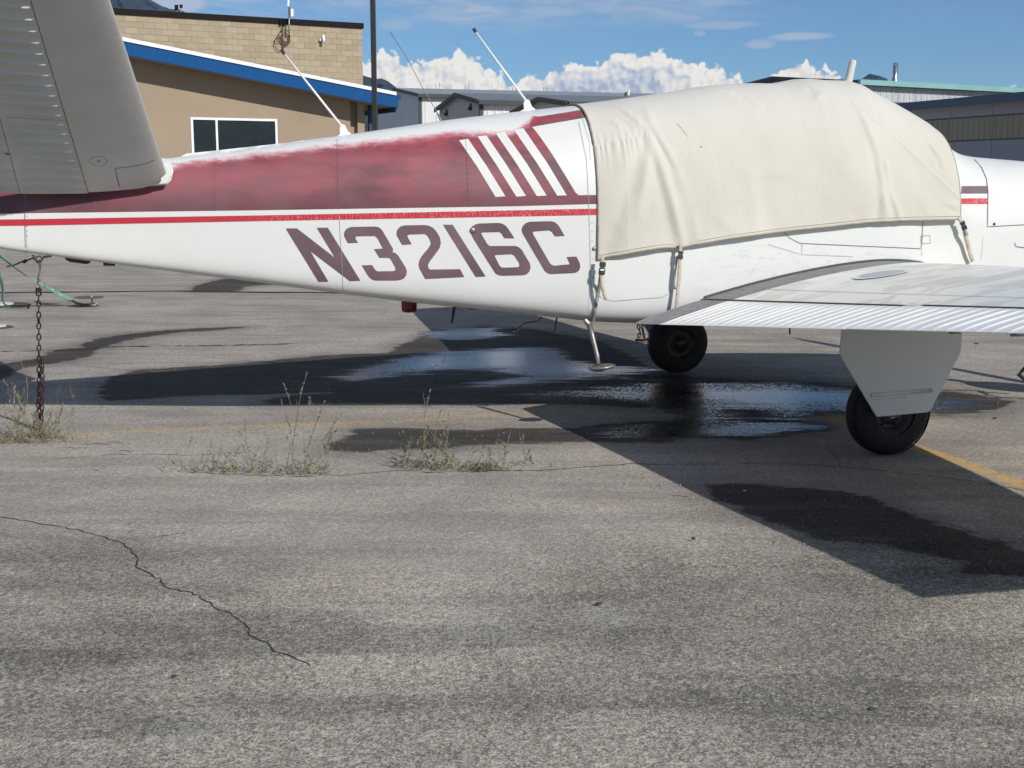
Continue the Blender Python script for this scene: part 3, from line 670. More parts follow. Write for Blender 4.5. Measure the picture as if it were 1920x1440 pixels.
# --- registration N3216C, traced glyph by glyph
def tr(pts, ox, oy, k): return [(ox + x / k, oy + y / k) for x, y in pts]
glyphs = [
 (tr([(35, 170), (160, 168), (590, 500), (385, 163), (508, 160), (875, 757), (757, 762), (312, 425), (515, 768), (402, 768)], 530, 400, 6), []),
 (tr([(735, 335), (695, 262), (690, 235), (696, 205), (720, 172), (770, 153), (1040, 148), (1072, 153), (1100, 168), (1122, 195), (1240, 395), (1243, 415), (1235, 437), (1265, 443), (1300, 475), (1385, 610), (1398, 655), (1387, 705), (1360, 735), (1322, 750), (1270, 755), (1045, 755), (1010, 745), (985, 727), (950, 685), (890, 585), (1005, 580), (1042, 635), (1065, 652), (1245, 650), (1270, 640), (1268, 610), (1213, 512), (1190, 500), (1090, 500), (1028, 402), (1128, 395), (1064, 275), (1035, 255), (835, 258), (820, 268), (822, 290), (850, 330)], 530, 400, 6), []),
 (tr([(1345, 355), (1285, 250), (1281, 218), (1292, 180), (1325, 148), (1370, 135), (1600, 131), (1650, 140), (1695, 165), (1735, 210), (1768, 270), (1780, 330), (1768, 385), (1735, 435), (1655, 540), (1635, 580), (1640, 612), (1658, 632), (1995, 627), (2044, 716), (1605, 738), (1542, 625), (1529, 580), (1538, 530), (1565, 480), (1645, 385), (1667, 345), (1660, 305), (1625, 248), (1598, 232), (1420, 238), (1402, 250), (1412, 278), (1453, 347)], 530, 400, 6), []),
 (tr([(1403, 325), (1475, 325), (1722, 713), (1648, 717)], 480, 340, 4), []),
 (tr([(292, 195), (315, 165), (355, 140), (410, 130), (650, 123), (700, 133), (740, 158), (765, 185), (855, 320), (725, 320), (690, 262), (660, 240), (435, 245), (428, 262), (505, 395), (535, 420), (860, 418), (905, 430), (945, 465), (1050, 640), (1062, 690), (1048, 745), (1010, 785), (950, 796), (700, 802), (645, 793), (605, 765), (330, 330), (292, 250)], 840, 400, 6.857),
  [tr([(600, 545), (615, 535), (820, 525), (855, 545), (915, 640), (920, 675), (900, 692), (710, 698), (680, 690), (660, 668)], 840, 400, 6.857)]),
 (tr([(950, 190), (968, 155), (1000, 125), (1050, 108), (1325, 100), (1370, 112), (1408, 140), (1435, 178), (1500, 290), (1375, 295), (1335, 238), (1300, 218), (1110, 232), (1090, 245), (1097, 272), (1310, 640), (1338, 664), (1370, 672), (1560, 655), (1562, 640), (1527, 560), (1650, 555), (1692, 635), (1701, 690), (1685, 735), (1645, 762), (1600, 768), (1330, 780), (1285, 772), (1245, 742), (962, 262), (948, 225)], 840, 400, 6.857), []),
]
for o, h in glyphs: decal('registration_letter', o, M_LETTER, h, grid=13)
# --- panel gaps
for ln, w, mm in (([(46.5, 348), (47, 420), (48, 473)], 1.1, M_SEAM), ([(632, 262), (633, 330), (634, 385)], 1.0, M_SEAM), ([(636, 402), (640, 470), (644, 548)], 0.9, M_SEAML), ([(402, 297), (402, 385)], 0.6, M_SEAM),
                  ([(873, 262), (876, 320), (878, 382)], 0.7, M_SEAM), ([(1085, 228), (1100, 300), (1104, 380), (1107, 480), (1107, 530), (1110, 542), (1117, 550), (1135, 561), (1150, 564), (1240, 557), (1256, 550), (1263, 540)], 0.9, M_SEAML), ([(1090, 215), (1106, 270), (1107, 300)], 0.6, M_SEAML),
                  ([(1105, 528), (1104, 600)], 0.6, M_SEAML), ([(1113, 515), (1114, 530), (1117, 543)], 0.6, M_SEAML),
                  ([(1469, 434), (1480, 446), (1500, 456), (1725, 466), (1728, 460), (1730, 415)], 1.1, M_SEAM), ([(1504, 456), (1503, 477), (1440, 458)], 0.8, M_SEAML), ([(1503, 477), (1600, 481)], 0.8, M_SEAML), ([(1728, 465), (1728, 480)], 0.8, M_SEAML),
                  ([(1726, 443), (1743, 441), (1744, 456), (1726, 456), (1726, 443)], 0.8, M_SEAM), ([(1827, 300), (1840, 315), (1849, 335), (1852, 360), (1851, 425), (1925, 421)], 1.2, M_SEAM), ([(1902, 455), (1904, 462), (1925, 465)], 1.3, M_SEAM),
                  ([(1843, 445), (1839, 488)], 0.6, M_SEAML)):
    skin_line('panel_gap', ln, w * 0.85, mm, 0.0042)
# rows of rivets
M_RIVET = worn('dull_rivet', (0.26, 0.17, 0.17), 0.6, 0.2, 10)
def rivets(px, n, r=0.0028, m=None):
    mb = MB(); us = [p[0] for p in px]
    for i in range(n):
        t = i / (n - 1) * (len(px) - 1); k = min(int(t), len(px) - 2); f = t - k
        u = px[k][0] + (px[k + 1][0] - px[k][0]) * f; v = px[k][1] + (px[k + 1][1] - px[k][1]) * f
        p = hit(u, v, 0.003)
        if p is None: continue
        mb.raw([p + Vector((math.cos(a) * r, 0, math.sin(a) * r)) for a in [j * math.pi / 3 for j in range(6)]] + [p + Vector((0, -0.002, 0))], [[j, (j + 1) % 6, 6] for j in range(6)])
    return mb.build('rivet_row', m or M_RIVET, plane, kind='stuff')
rivets([(629, 264), (630, 384)], 16); rivets([(637, 264), (638, 384)], 16); rivets([(406, 298), (406, 384)], 11); rivets([(871, 262), (874, 380)], 14)
rivets([(881, 262), (884, 380)], 14); rivets([(50, 350), (51, 470)], 14, m=M_STEEL); rivets([(176, 372), (178, 393)], 4); rivets([(1110, 400), (1111, 520)], 8)
def knob(u, v, r, m, name):
    p = hit(u, v, 0.0); T = Matrix.Translation(p) @ Matrix.Rotation(math.radians(90), 4, 'X')
    return recalc(MB().lathe([(0, 0.008), (r * 0.6, 0.008), (r, 0.004), (r * 1.05, -0.004)], 16, T).build(name, m, plane, smooth=True))
knob(886.5, 432, 0.017, M_STEEL, 'static_port'); knob(1114.5, 466, 0.012, M_STEEL, 'door_lock'); knob(1864, 420, 0.008, M_BLKP, 'cowl_fastener')
# nose: spinner, propeller
Mx = Matrix.Translation((2.71, 0, 1.10)) @ Matrix.Rotation(math.radians(90), 4, 'Y')
MB().lathe([(0.165, 0), (0.16, 0.06), (0.13, 0.15), (0.08, 0.24), (0.03, 0.29), (0, 0.30)], 32, Mx).build('spinner', worn('bare_aluminium', (0.6, 0.6, 0.6), 0.3, 0.1, 8, metal=1.0), plane, smooth=True)
for sgn in (1, -1):
    mb = MB(); a = math.radians(20)
    prof = [(0.15, 0.06, 0.05), (0.35, 0.13, 0.03), (0.65, 0.15, 0.022), (0.9, 0.13, 0.015), (1.05, 0.07, 0.01)]
    vs = []
    for r, ch, th in prof:
        tw = math.radians(60 - r * 40)
        for (cx_, tx_) in ((-ch / 2, 0), (0, th / 2), (ch / 2, 0), (0, -th / 2)):
            lx = cx_ * math.cos(tw) - tx_ * math.sin(tw); ly = cx_ * math.sin(tw) + tx_ * math.cos(tw)
            vs.append(Vector((2.79 + ly * 0.6, sgn * (math.cos(a) * r) + lx * math.sin(a), 1.10 + sgn * (math.sin(a) * r) - lx * math.cos(a))))
    fs = [[i * 4 + k, i * 4 + (k + 1) % 4, (i + 1) * 4 + (k + 1) % 4, (i + 1) * 4 + k] for i in range(4) for k in range(4)] + [[16, 17, 18, 19]]
    recalc(mesh('propeller_blade', vs, fs, M_BLKP, plane))

# ------------------------------------------------------------------ wings
TEX0, TEZ0, Y0 = -1.103, 0.612, 0.50
def wing_geo(y):
    t = y - 0.55; te = TEX0 + t * 0.15; ch = 2.13 - t * 0.235; tz = TEZ0 + t * 0.094
    return te, ch, tz, math.radians(4.0 - t * 0.5), 0.158 - t * 0.008
def wing_pt(y, c, upper, lift=0.0):
    """c: 0 trailing edge .. 1 leading edge"""
    te, ch, tz, inc, th = wing_geo(y)
    xc = 1 - c
    yt = 5 * th * (0.2969 * math.sqrt(max(xc, 0)) - 0.126 * xc - 0.3516 * xc ** 2 + 0.2843 * xc ** 3 - 0.1036 * xc ** 4)
    mcm, pc = 0.024, 0.30
    yc = mcm / pc ** 2 * (2 * pc * xc - xc * xc) if xc < pc else mcm / (1 - pc) ** 2 * ((1 - 2 * pc) + 2 * pc * xc - xc * xc)
    z = (yc + (yt if upper else -yt * 0.85)) * ch + (lift if upper else -lift); x = c * ch
    return te + x * math.cos(inc) - z * math.sin(inc) * 0.5, tz + x * math.sin(inc) + z
def wing_panel(name, y0, y1, c0, c1, side, m, ny=20, nc=24, parent=None, bead=None, lift=0.0, tip=False):
    ys = [y0 + (y1 - y0) * i / ny for i in range(ny + 1)]
    cs = [c0 + (c1 - c0) * (0.5 - 0.5 * math.cos(math.pi * i / nc)) for i in range(nc + 1)] if not bead else [c0 + (c1 - c0) * i / nc for i in range(nc + 1)]
    vs, fs = [], []; K = 2 * (nc + 1)
    for y in ys:
        top = []; bot = []
        for c in cs:
            cc = c
            x, z = wing_pt(y, cc, True, lift)
            if bead:
                q = (y / bead) % 1.0; h = math.exp(-((q - 0.5) / 0.065) ** 2)
                ed = min(1, max(0, (c - c0) / (c1 - c0) * 12)) * min(1, max(0, (c1 - c) / (c1 - c0) * 6))
                z += 0.0060 * h * ed
            top.append((x, side * y, z))
            x, z = wing_pt(y, cc, False, 0); bot.append((x, side * y, z))
        vs += top + bot[::-1]
    for i in range(ny):
        for k in range(K): fs.append([i * K + k, i * K + (k + 1) % K, (i + 1) * K + (k + 1) % K, (i + 1) * K + k])
    fs += [list(range(K))[::-1], [ny * K + k for k in range(K)]]
    o = recalc(mesh(name, vs, fs, m, parent or plane, smooth=True))
    for p in o.data.polygons:
        if abs(p.normal.y) > 0.9 or len(p.vertices) > 4: p.use_smooth = False
    md = o.modifiers.new('edges', 'EDGE_SPLIT'); md.split_angle = math.radians(50)
    return o
TIPY = 4.84; YA = 2.42; GAPW = 0.012
for side in (-1, 1):
    wg = wing_panel('wing', 0.30, 3.60, 0.205, 1.0, side, M_WING, 40, 40)
    wing_panel('wing_outer_panel', 3.604, TIPY, 0.205, 1.0, side, M_WING, 12, 30)
    wing_panel('wing_tip', TIPY + 0.003, TIPY + 0.16, 0.0, 1.0, side, M_WING, 4, 24)
    nb = 620 if side < 0 else 60
    wing_panel('flap', 0.575, YA - 0.004, 0.0, 0.198, side, M_FLAP, nb, 10, bead=0.078, lift=0.001)
    wing_panel('aileron', YA + 0.004, 4.82, 0.0, 0.200, side, M_FLAP, nb, 10, bead=0.078, lift=0.0035)
# dark slot lines between wing and flap / aileron
def wing_ribbon(y0, y1, c, w, off, m, n=20, name='hinge_gap'):
    vs = []
    for i in range(n + 1):
        y = y0 + (y1 - y0) * i / n; a = wing_pt(y, c - w / 2, True, off); b_ = wing_pt(y, c + w / 2, True, off)
        vs += [(a[0], -y, a[1]), (b_[0], -y, b_[1])]
    return mesh(name, vs, [[2 * i, 2 * i + 1, 2 * i + 3, 2 * i + 2] for i in range(n)], m, wg_near)
wg_near = [o for o in plane.children if o.name.startswith('wing')][0]
M_GAP = worn('open_gap', (0.02, 0.02, 0.02), 0.8, 0.1, 10)
wing_ribbon(0.57, 2.33, 0.2015, 0.013, 0.002, M_GAP)
wing_ribbon(2.45, 4.9, 0.2035, 0.013, 0.0045, M_GAP)
wing_ribbon(0.56, 4.9, 0.31, 0.0025, 0.0015, M_SEAML, name='skin_lap')
# dark root strip where wing and fuselage meet (rubber fairing strip)
mb = MB(); pts = []
for i in range(40):
    c = 0.215 + 0.66 * i / 39; te, ch, tz, inc, th = wing_geo(0.55); x, z = wing_pt(0.55, c, True, 0.004); y = side_y(x, z) + 0.010
    x, z = wing_pt(y, c, True, 0.004); pts.append((x, -y, z))
mb.tube(pts, 0.009, 6); mb.build('root_strip', worn('old_rubber_strip', (0.07, 0.07, 0.07), 0.8, 0.2, 9), plane, smooth=True)
# fuel filler cover on the wing: white ring with a smooth disc
def wing_disc(yc, cc, r0, r1, off, name, m, par):
    te, ch, tz, inc, th = wing_geo(yc); x0, z0 = wing_pt(yc, cc, True); vs, fs = [], []; n = 40
    for r in (r0, r1):
        for k in range(n):
            a = 2 * math.pi * k / n; y = yc + r * math.sin(a); x = x0 + r * math.cos(a); te2, ch2, _, _, _ = wing_geo(y)
            xx, z = wing_pt(y, (x - te2) / ch2, True, off); vs.append((x, -y, z))
    fs = [[k, (k + 1) % n, n + (k + 1) % n, n + k] for k in range(n)]
    return recalc(mesh(name, vs, fs, m, par, smooth=True))
M_RING = worn('sealant_white', (0.80, 0.81, 0.81), 0.3, 0.05, 6)
M_CAPD = worn('polished_cover', (0.33, 0.385, 0.48), 0.3, 0.05, 6)
fq = lp(1655, 521, -1.30)
fy = 1.30; te, ch, tz, inc, th = wing_geo(fy); fc_ = (fq.x - te) / ch
cov = wing_disc(fy, fc_, 0.0, 0.118, 0.006, 'fuel_cover', M_CAPD, plane); wing_disc(fy, fc_, 0.118, 0.146, 0.0065, 'cover_ring', M_RING, cov)
# hinge brackets and bits under the wing
for (u, v, y) in ((1788, 620, 2.42), (1905, 625, 3.0)):
    p = lp(u, v, -y); mb = MB().box((p.x - 0.02, p.y - 0.008, p.z - 0.012), (p.x + 0.03, p.y + 0.008, p.z + 0.03)); mb.tube([(p.x - 0.005, p.y - 0.02, p.z), (p.x - 0.005, p.y + 0.02, p.z)], 0.008, 8)
    mb.build('hinge_bracket', M_STEEL if v == 625 else M_BLKP, plane)
p = lp(1480, 613, -1.7); MB().tube([(p.x, p.y, p.z + 0.04), (p.x + 0.004, p.y, p.z - 0.035)], 0.004, 6).build('drain_tube', M_BLKP, plane)

# ------------------------------------------------------------------ landing gear
def tyre_mesh(R, Wd):
    rim = R * 0.50; prof = []
    for i in range(25):
        a = math.pi * i / 24; y = -Wd / 2 * math.cos(a); r = rim + (R - rim) * (math.sin(a) ** 0.55)
        prof.append((r, y))
    for g in (-0.25, 0.0, 0.25): pass
    return prof
Rw = 0.226
def wheel(x, y, side, R=Rw, Wd=0.165, zoff=0.0):
    M_ = Matrix.Rotation(math.radians(90 * -side), 4, 'X')
    # local +z of the lathe points outboard
    prof = tyre_mesh(R, Wd)
    mb = MB().lathe(prof, 56, M_)
    for gz in (-0.03, -0.01, 0.012, 0.034): mb.lathe([(R * 1.0 - 0.0005 - abs(gz) * 0.05, gz), (R + 0.0015 - abs(gz) * 0.08, gz + 0.003), (R + 0.0015 - abs(gz) * 0.08, gz + 0.011), (R * 1.0 - 0.0005, gz + 0.014)], 56, M_)
    mb.v = [Vector((v.x, v.y, max(v.z, -R + 0.008))) for v in mb.v]
    t = mb.build('wheel', M_TIRE, plane, smooth=True); t.location = (x, y, R - 0.008)
    rp = [(0.03, 0.03), (0.055, 0.03), (0.06, 0.02), (0.085, 0.018), (0.09, 0.045), (R * 0.46, 0.05), (R * 0.50, 0.062), (R * 0.535, 0.066), (R * 0.54, 0.058)]
    r = MB().lathe(rp, 40, M_); 
    for k in range(6):
        a = k * math.pi / 3; r.lathe([(0, 0.032), (0.007, 0.032), (0.007, 0.016)], 8, M_ @ Matrix.Translation((0.072 * math.cos(a), 0.072 * math.sin(a), 0)))
    r.lathe([(0.03, -0.045), (R * 0.30, -0.045), (R * 0.34, -0.03), (R * 0.46, -0.035), (R * 0.50, -0.070), (R * 0.535, -0.077), (R * 0.56, -0.072)], 40, M_)
    ro = r.build('rim', M_RIM, t, smooth=True)
    MB().lathe([(0.016, 0.045), (0.020, 0.058), (0.027, 0.058), (0.031, 0.05), (0.031, 0.028)], 24, M_).build('hub_cap', M_HUB, t, smooth=True)
    # tufts and grit stuck to the tyre are left out; brake disc inboard
    MB().lathe([(0.0, -0.056), (0.052, -0.056), (0.052, -0.045), (0, -0.045)], 28, M_).build('brake_disc', M_BLKP, t, smooth=True)
    return t
wheel(0, -1.44, -1); wheel(0, 1.44, 1)
wheel(2.13, 0, -1, 0.185, 0.13)
M_STRUT = worn('oily_strut', (0.30, 0.30, 0.29), 0.45, 0.3, 12, metal=0.3, grime=0.6)
for side in (-1, 1):
    y = side * 1.525
    MB().tube([(0.02, y, 0.62), (0.0, y, 0.40)], 0.036, 16).tube([(0.0, y, 0.42), (0.0, y, 0.21)], 0.024, 16).tube([(0, y, 0.22), (0, side * 1.44, 0.22)], 0.022, 12).build('gear_leg', M_STRUT, plane, smooth=True)
    MB().tube([(-0.05, y, 0.42), (-0.13, y, 0.32), (-0.03, y, 0.23)], 0.012, 8).build('scissor_link', M_STRUT, plane)
    MB().tube([(0.01, y, 0.5), (0.05, side * 1.2, 0.70)], 0.016, 8).build('side_brace', M_STRUT, plane)
MB().tube([(2.0, 0, 0.75), (2.10, 0, 0.42)], 0.034, 16).tube([(2.10, -0.085, 0.40), (2.13, -0.085, 0.18)], 0.016, 10).tube([(2.10, 0.085, 0.40), (2.13, 0.085, 0.18)], 0.016, 10).tube([(2.10, -0.09, 0.40), (2.10, 0.09, 0.40)], 0.02, 10).build('nose_gear_leg', M_STRUT, plane, smooth=True)
p = lp(1906, 705, -0.09); MB().tube([(p.x + 0.10, -0.09, p.z - 0.05), (p.x + 0.015, -0.09, p.z + 0.01), (p.x + 0.06, -0.09, p.z + 0.05)], 0.014, 8).build('tow_lug', M_BLKP, plane)
# gear door (strut fairing) outboard of each wheel
dp = [(1580, 604), (1577, 630), (1574, 662), (1578, 672), (1643, 781), (1650, 781), (1736, 773), (1743, 771), (1797, 668), (1801, 655), (1806, 604)]
door = [lp(u, v, -1.575) for u, v in dp]
for side in (-1, 1):
    d = recalc(MB().prism([(q.x, side * 1.575 - 0.006, q.z + (0.05 if i in (0, len(door) - 1) else 0)) for i, q in enumerate(door)], (0, 0.012, 0)).build('gear_door', M_DOOR, plane)); bevel(d, 0.003, 2)
    a, b_ = lp(1634, 741, -1.586), lp(1748, 732, -1.586)
    mb = MB().tube([(a.x, side * 1.581, a.z), (b_.x, side * 1.581, b_.z)], 0.011, 8)
    if side < 0:
        a, b_ = lp(1634, 749, -1.586), lp(1700, 745, -1.586); mb.tube([(a.x, -1.579, a.z), (b_.x, -1.579, b_.z)], 0.004, 6)
    mb.build('stiffener_bead', M_WHITE, d, smooth=True)

# ------------------------------------------------------------------ V-tail
DI = math.radians(33); tS, tC = math.sin(DI), math.cos(DI)
ROOTY, ROOTZ = 0.30, 1.45
def tail_uv(u, v):
    """(x, s) of a traced point on the right tail surface: s runs out along the span"""
    d = lray(u, v); n = Vector((0, tS, tC)); k = (Vector((0, -ROOTY, ROOTZ)) - CO).dot(n) / d.dot(n); p = CO + d * k
    return p.x, -(p.y + ROOTY) * tC + (p.z - ROOTZ) * tS
xr, sr = tail_uv(312, 325); xe, se = tail_uv(206, 0)
LE = lambda s: xr + (xe - xr) / (se - sr) * (s - sr) - (0.09 if CUR[0] > 0 else 0.0) * min(1, max(0, s + 0.1) * 3)
CUR = [-1]
xh0, sh0 = tail_uv(163, 342); xh1, sh1 = tail_uv(78, 60)
HG = lambda s: xh0 + (xh1 - xh0) / (sh1 - sh0) * (s - sh0)
xt0, st0 = tail_uv(38, 358); xt1, st1 = tail_uv(-1, 213)
TB_ = lambda s: xt0 + (xt1 - xt0) / (st1 - st0) * (s - st0)
TE = lambda s: HG(s) - 0.50 + 0.10 * s
SMAX = 1.62
def tail_z(x, s):
    a = LE(s); b_ = TE(s); c = min(1, max(0, (a - x) / (a - b_))); return 5 * 0.085 * (a - b_) * (0.2969 * math.sqrt(c) - 0.126 * c - 0.3516 * c * c + 0.2843 * c ** 3 - 0.1015 * c ** 4)
NRM = Vector((0, -tS, -tC))                              # towards the underside
def tail_pt(x, s, h, side):
    p = Vector((x, -ROOTY - s * tC, ROOTZ + s * tS)) + NRM * h
    return Vector((p.x, p.y * (1 if side < 0 else -1), p.z))
def tail_panel(name, fa, fb, s0, s1, side, m, ns=30, nx_=14, bead=None, root=None, parent=None, bead_rng=(0.0, 1.0), lift=0):
    """panel between chord lines fa (front) and fb (rear)"""
    vs, fs = [], []; K = 2 * (nx_ + 1)
    for i in range(ns + 1):
        st_ = i / ns; top, bot = [], []
        for k in range(nx_ + 1):
            t = k / nx_; t = t if bead else 0.5 - 0.5 * math.cos(math.pi * t / 2 * 1.0) * 1.0 if False else t
            if not bead: t = t ** 1.8
            s_lo = root(t) if root else s0
            s = s_lo + (s1 - s_lo) * st_
            x = fa(s) + (fb(s) - fa(s)) * t; h = tail_z(x, s) + lift
            if bead:
                q = (s / bead) % 1.0; hb = math.exp(-((q - 0.5) / (0.045 if q < 0.5 else 0.14)) ** 2)
                ed = min(1, max(0, (t - bead_rng[0]) * 12)) * min(1, max(0, (bead_rng[1] - t) * 12)) * min(1, st_ * 30)
                h += 0.019 * hb * ed
            bot.append(tail_pt(x, s, h, side)); top.append(tail_pt(x, s, -tail_z(x, s), side))
        vs += bot + top[::-1]
    for i in range(ns):
        for k in range(K): fs.append([i * K + k, i * K + (k + 1) % K, (i + 1) * K + (k + 1) % K, (i + 1) * K + k])
    fs += [list(range(K)), [ns * K + k for k in range(K)]]
    o = recalc(mesh(name, vs, fs, m, parent or plane, smooth=True))
    md = o.modifiers.new('edges', 'EDGE_SPLIT'); md.split_angle = math.radians(50); return o
rA = tail_uv(312, 325)[1]; rB = tail_uv(270, 343)[1]; rC = tail_uv(163, 351)[1]; rD = tail_uv(38, 358)[1]
g5 = 0.0016
M_TAIL = worn('tail_paint', (0.53, 0.54, 0.525), 0.33, 0.1, 2.2, grime=0.15, gcol=(0.35, 0.35, 0.33))
for side in (-1, 1):
    CUR[0] = side
    stab = tail_panel('stabilizer', LE, lambda s: HG(s) + g5, 0, SMAX, side, M_TAIL, 30, 26, root=lambda t: rA + (rB - rA) * min(1, t / 0.3) + (rC - rB) * max(0, (t - 0.3) / 0.7) + 0.008)
    ns = 1150 if side < 0 else 90
    sTab = 0.50
    tail_panel('ruddervator', lambda s: HG(s) - g5, lambda s: TB_(s) + g5 if s < sTab else TB_(sTab) + g5 + (s - sTab) * 0.02, 0, sTab, side, M_TAIL, ns // 3, 14, bead=0.0745, root=lambda t: rC + (rD - rC) * t, bead_rng=(-0.04, 0.93), lift=0.001)
    tail_panel('ruddervator', lambda s: HG(s) - g5, TE, sTab + 0.001, SMAX - 0.05, side, M_TAIL, ns * 2 // 3, 22, bead=0.0745, bead_rng=(-0.04, 0.97), lift=0.001)
    tail_panel('trim_tab', lambda s: TB_(s) - g5, lambda s: TE(s), rD, sTab - 0.01, side, M_TAIL, 60, 6, bead=0.0745, bead_rng=(0.12, 0.9))
    MB().tube([tail_pt(HG(s), s, -0.0, side) for s in (0.0, SMAX - 0.06)], 0.012, 8).build('hinge_rod', M_TAIL, plane); MB().tube([tail_pt(TB_(s), s, -0.0, side) for s in (rD + 0.01, sTab)], 0.006, 8).build('tab_hinge', M_SEAM, plane)
CUR[0] = -1
def tail_line(pts, w, m, name='panel_gap', off=0.0012, closed=False):
    out = []
    q = [tail_uv(*p) for p in pts]
    for a, b_ in zip(q[:-1], q[1:]):
        n = max(1, int(math.hypot(b_[0] - a[0], b_[1] - a[1]) / 0.03)); out += [(a[0] + (b_[0] - a[0]) * i / n, a[1] + (b_[1] - a[1]) * i / n) for i in range(n)]
    out.append(q[-1]); vs = []
    for i, (x, s) in enumerate(out):
        a, b_ = out[max(i - 1, 0)], out[min(i + 1, len(out) - 1)]; dx, ds = b_[0] - a[0], b_[1] - a[1]; L = math.hypot(dx, ds) or 1
        for sg in (1, -1):
            xx, ss = x - ds / L * w / 2 * sg, s + dx / L * w / 2 * sg; vs.append(tail_pt(xx, ss, tail_z(xx, ss) + off, -1))
    return mesh(name, vs, [[2 * i, 2 * i + 1, 2 * i + 3, 2 * i + 2] for i in range(len(out) - 1)], m, plane)
tail_line([(302, 290), (275, 298), (216, 304), (220, 325), (224, 338)], 0.0035, M_SEAM)
tail_line([(201 + 0, 290), (198, 296), (189, 299.5), (180, 299), (170, 294), (167, 290), (172, 284), (184, 281), (196, 283.5), (201, 290)], 0.002, M_SEAM, 'access_cover')
tail_line([(187, 289), (183, 291.5)], 0.008, M_SEAM, 'access_screw')
for (u, v) in ((219, 65), (222, 68), (242, 129), (246, 132), (254, 189), (262, 188), (246, 190), (273, 243), (280, 240)):
    tail_line([(u - 1, v), (u + 1, v)], 0.005, M_RING, 'chip', 0.002)
for (u, v) in ((8, 283),):
    tail_line([(u, v), (17, 284)], 0.012, M_BLKP, 'tab_horn', 0.004)
# white root fairing, dark gap under the root
fr = [(265, 347), (268, 352), (312, 349), (321, 340), (326, 323), (319, 303), (306, 300), (300, 305), (300, 325), (290, 338)]
decal('root_fairing', fr, M_WHITE, grid=10, off=0.012)
mb = MB()
a = [lp(266, 345, -0.235), lp(312, 327, -0.30), lp(322, 318, -0.22)]
mb.prism([lp(u, v, -0.245) for u, v in ((265, 340), (265, 350), (313, 345), (322, 330), (316, 308), (308, 306))], (0, 0.05, 0)); recalc(bevel(mb.build('root_fairing', M_WHITE, plane), 0.008, 3))
# ------------------------------------------------------------------ aerials and belly fittings
def whip(base, tip, foot):
    """base/tip/foot given as traced points on the centre plane"""
    a, b_ = lp(*base, 0), lp(*tip, 0); d = (a - b_).normalized()
    pts = [lp(u, v, 0) for u, v in foot]
    w = MB().prism([(p.x, -0.009, p.z) for p in pts], (0, 0.018, 0)); o = recalc(w.build('aerial_base', M_RING, plane)); bevel(o, 0.004, 2)
    MB().tube([a, a.lerp(b_, 0.5), b_], [0.0075, 0.006, 0.0048], 10).build('aerial_rod', M_RING, o, smooth=True)
    MB().tube([b_ + d * 0.012, b_ - d * 0.014], 0.009, 8).build('aerial_tip', M_BLKP, o)
whip((641, 237), (531, 98), [(626, 259), (637, 252), (636, 240), (640, 233), (646, 234), (652, 246), (662, 254), (662, 260)])
whip((987, 190), (890, 57), [(966, 213), (982, 205), (981, 192), (986, 186), (992, 188), (997, 200), (1007, 208), (1006, 213)])
MB().tube([lp(829, 232, 0.05), lp(821, 213, 0.05)], 0.006, 8).tube([lp(822, 215, 0.05), lp(790, 160, 0.06), lp(762, 107, 0.07), lp(731, 59, 0.08)], 0.0022, 6).build('aerial_wire', worn('grey_wire', (0.20, 0.21, 0.23), 0.5, 0.1, 5), plane, smooth=True)
# red beacon below the fuselage
p = lp(767, 564, -0.0); q = lp(767, 586, -0.0); r = (p.z - q.z)
m_, N, b = principled('red_glass', (0.10, 0.004, 0.012), 0.18, 0, 0.6)
T = Matrix.Translation((p.x, 0, p.z + 0.02))
be = MB().lathe([(0.045, 0.02), (0.045, 0.0), (0.044, -0.02)], 28, T).build('beacon', M_BLKP, plane, smooth=True)
MB().lathe([(0.044, 0.0), (0.046, -0.03), (0.043, -r - 0.010), (0.030, -r - 0.018), (0, -r - 0.018)], 28, T).build('beacon_lens', m_, be, smooth=True)
MB().tube([lp(852, 574, 0), lp(847, 606, 0)], [0.010, 0.007], 8).build('belly_aerial', M_BLKP, plane)
MB().tube([lp(1016, 594, -0.25), lp(1008, 602, -0.25), lp(984, 606, -0.25), lp(976, 611, -0.25), lp(969, 622, -0.25)], 0.0035, 6).tube([lp(954, 621, -0.25), lp(974, 624, -0.25)], 0.005, 6).build('vent_hose', M_BLKP, plane, smooth=True)
MB().tube([lp(1044, 596, -0.2), lp(1040, 621, -0.2)], [0.006, 0.002], 6).build('drain_tube', M_BLKP, plane)
p = lp(126, 484, -0.0); q = lp(168, 492, -0.0); z0 = lp(147, 494, 0).z
sk = recalc(MB().prism([(lp(u, v, 0).x, -0.02, lp(u, v, 0).z) for u, v in ((118, 478), (124, 487), (132, 491), (163, 495), (169, 493), (171, 484))], (0, 0.04, 0)).build('tail_skid', M_BLKP, plane)); bevel(sk, 0.006, 2)
for u in (205, 889): 
    q = lp(u, 497 if u == 205 else (579 if u == 889 else 606), -0.12); MB().box((q.x - 0.03, -0.13, q.z - 0.004), (q.x + 0.03, -0.10, q.z + 0.03)).build('drain_fairing', M_BLKP, plane)
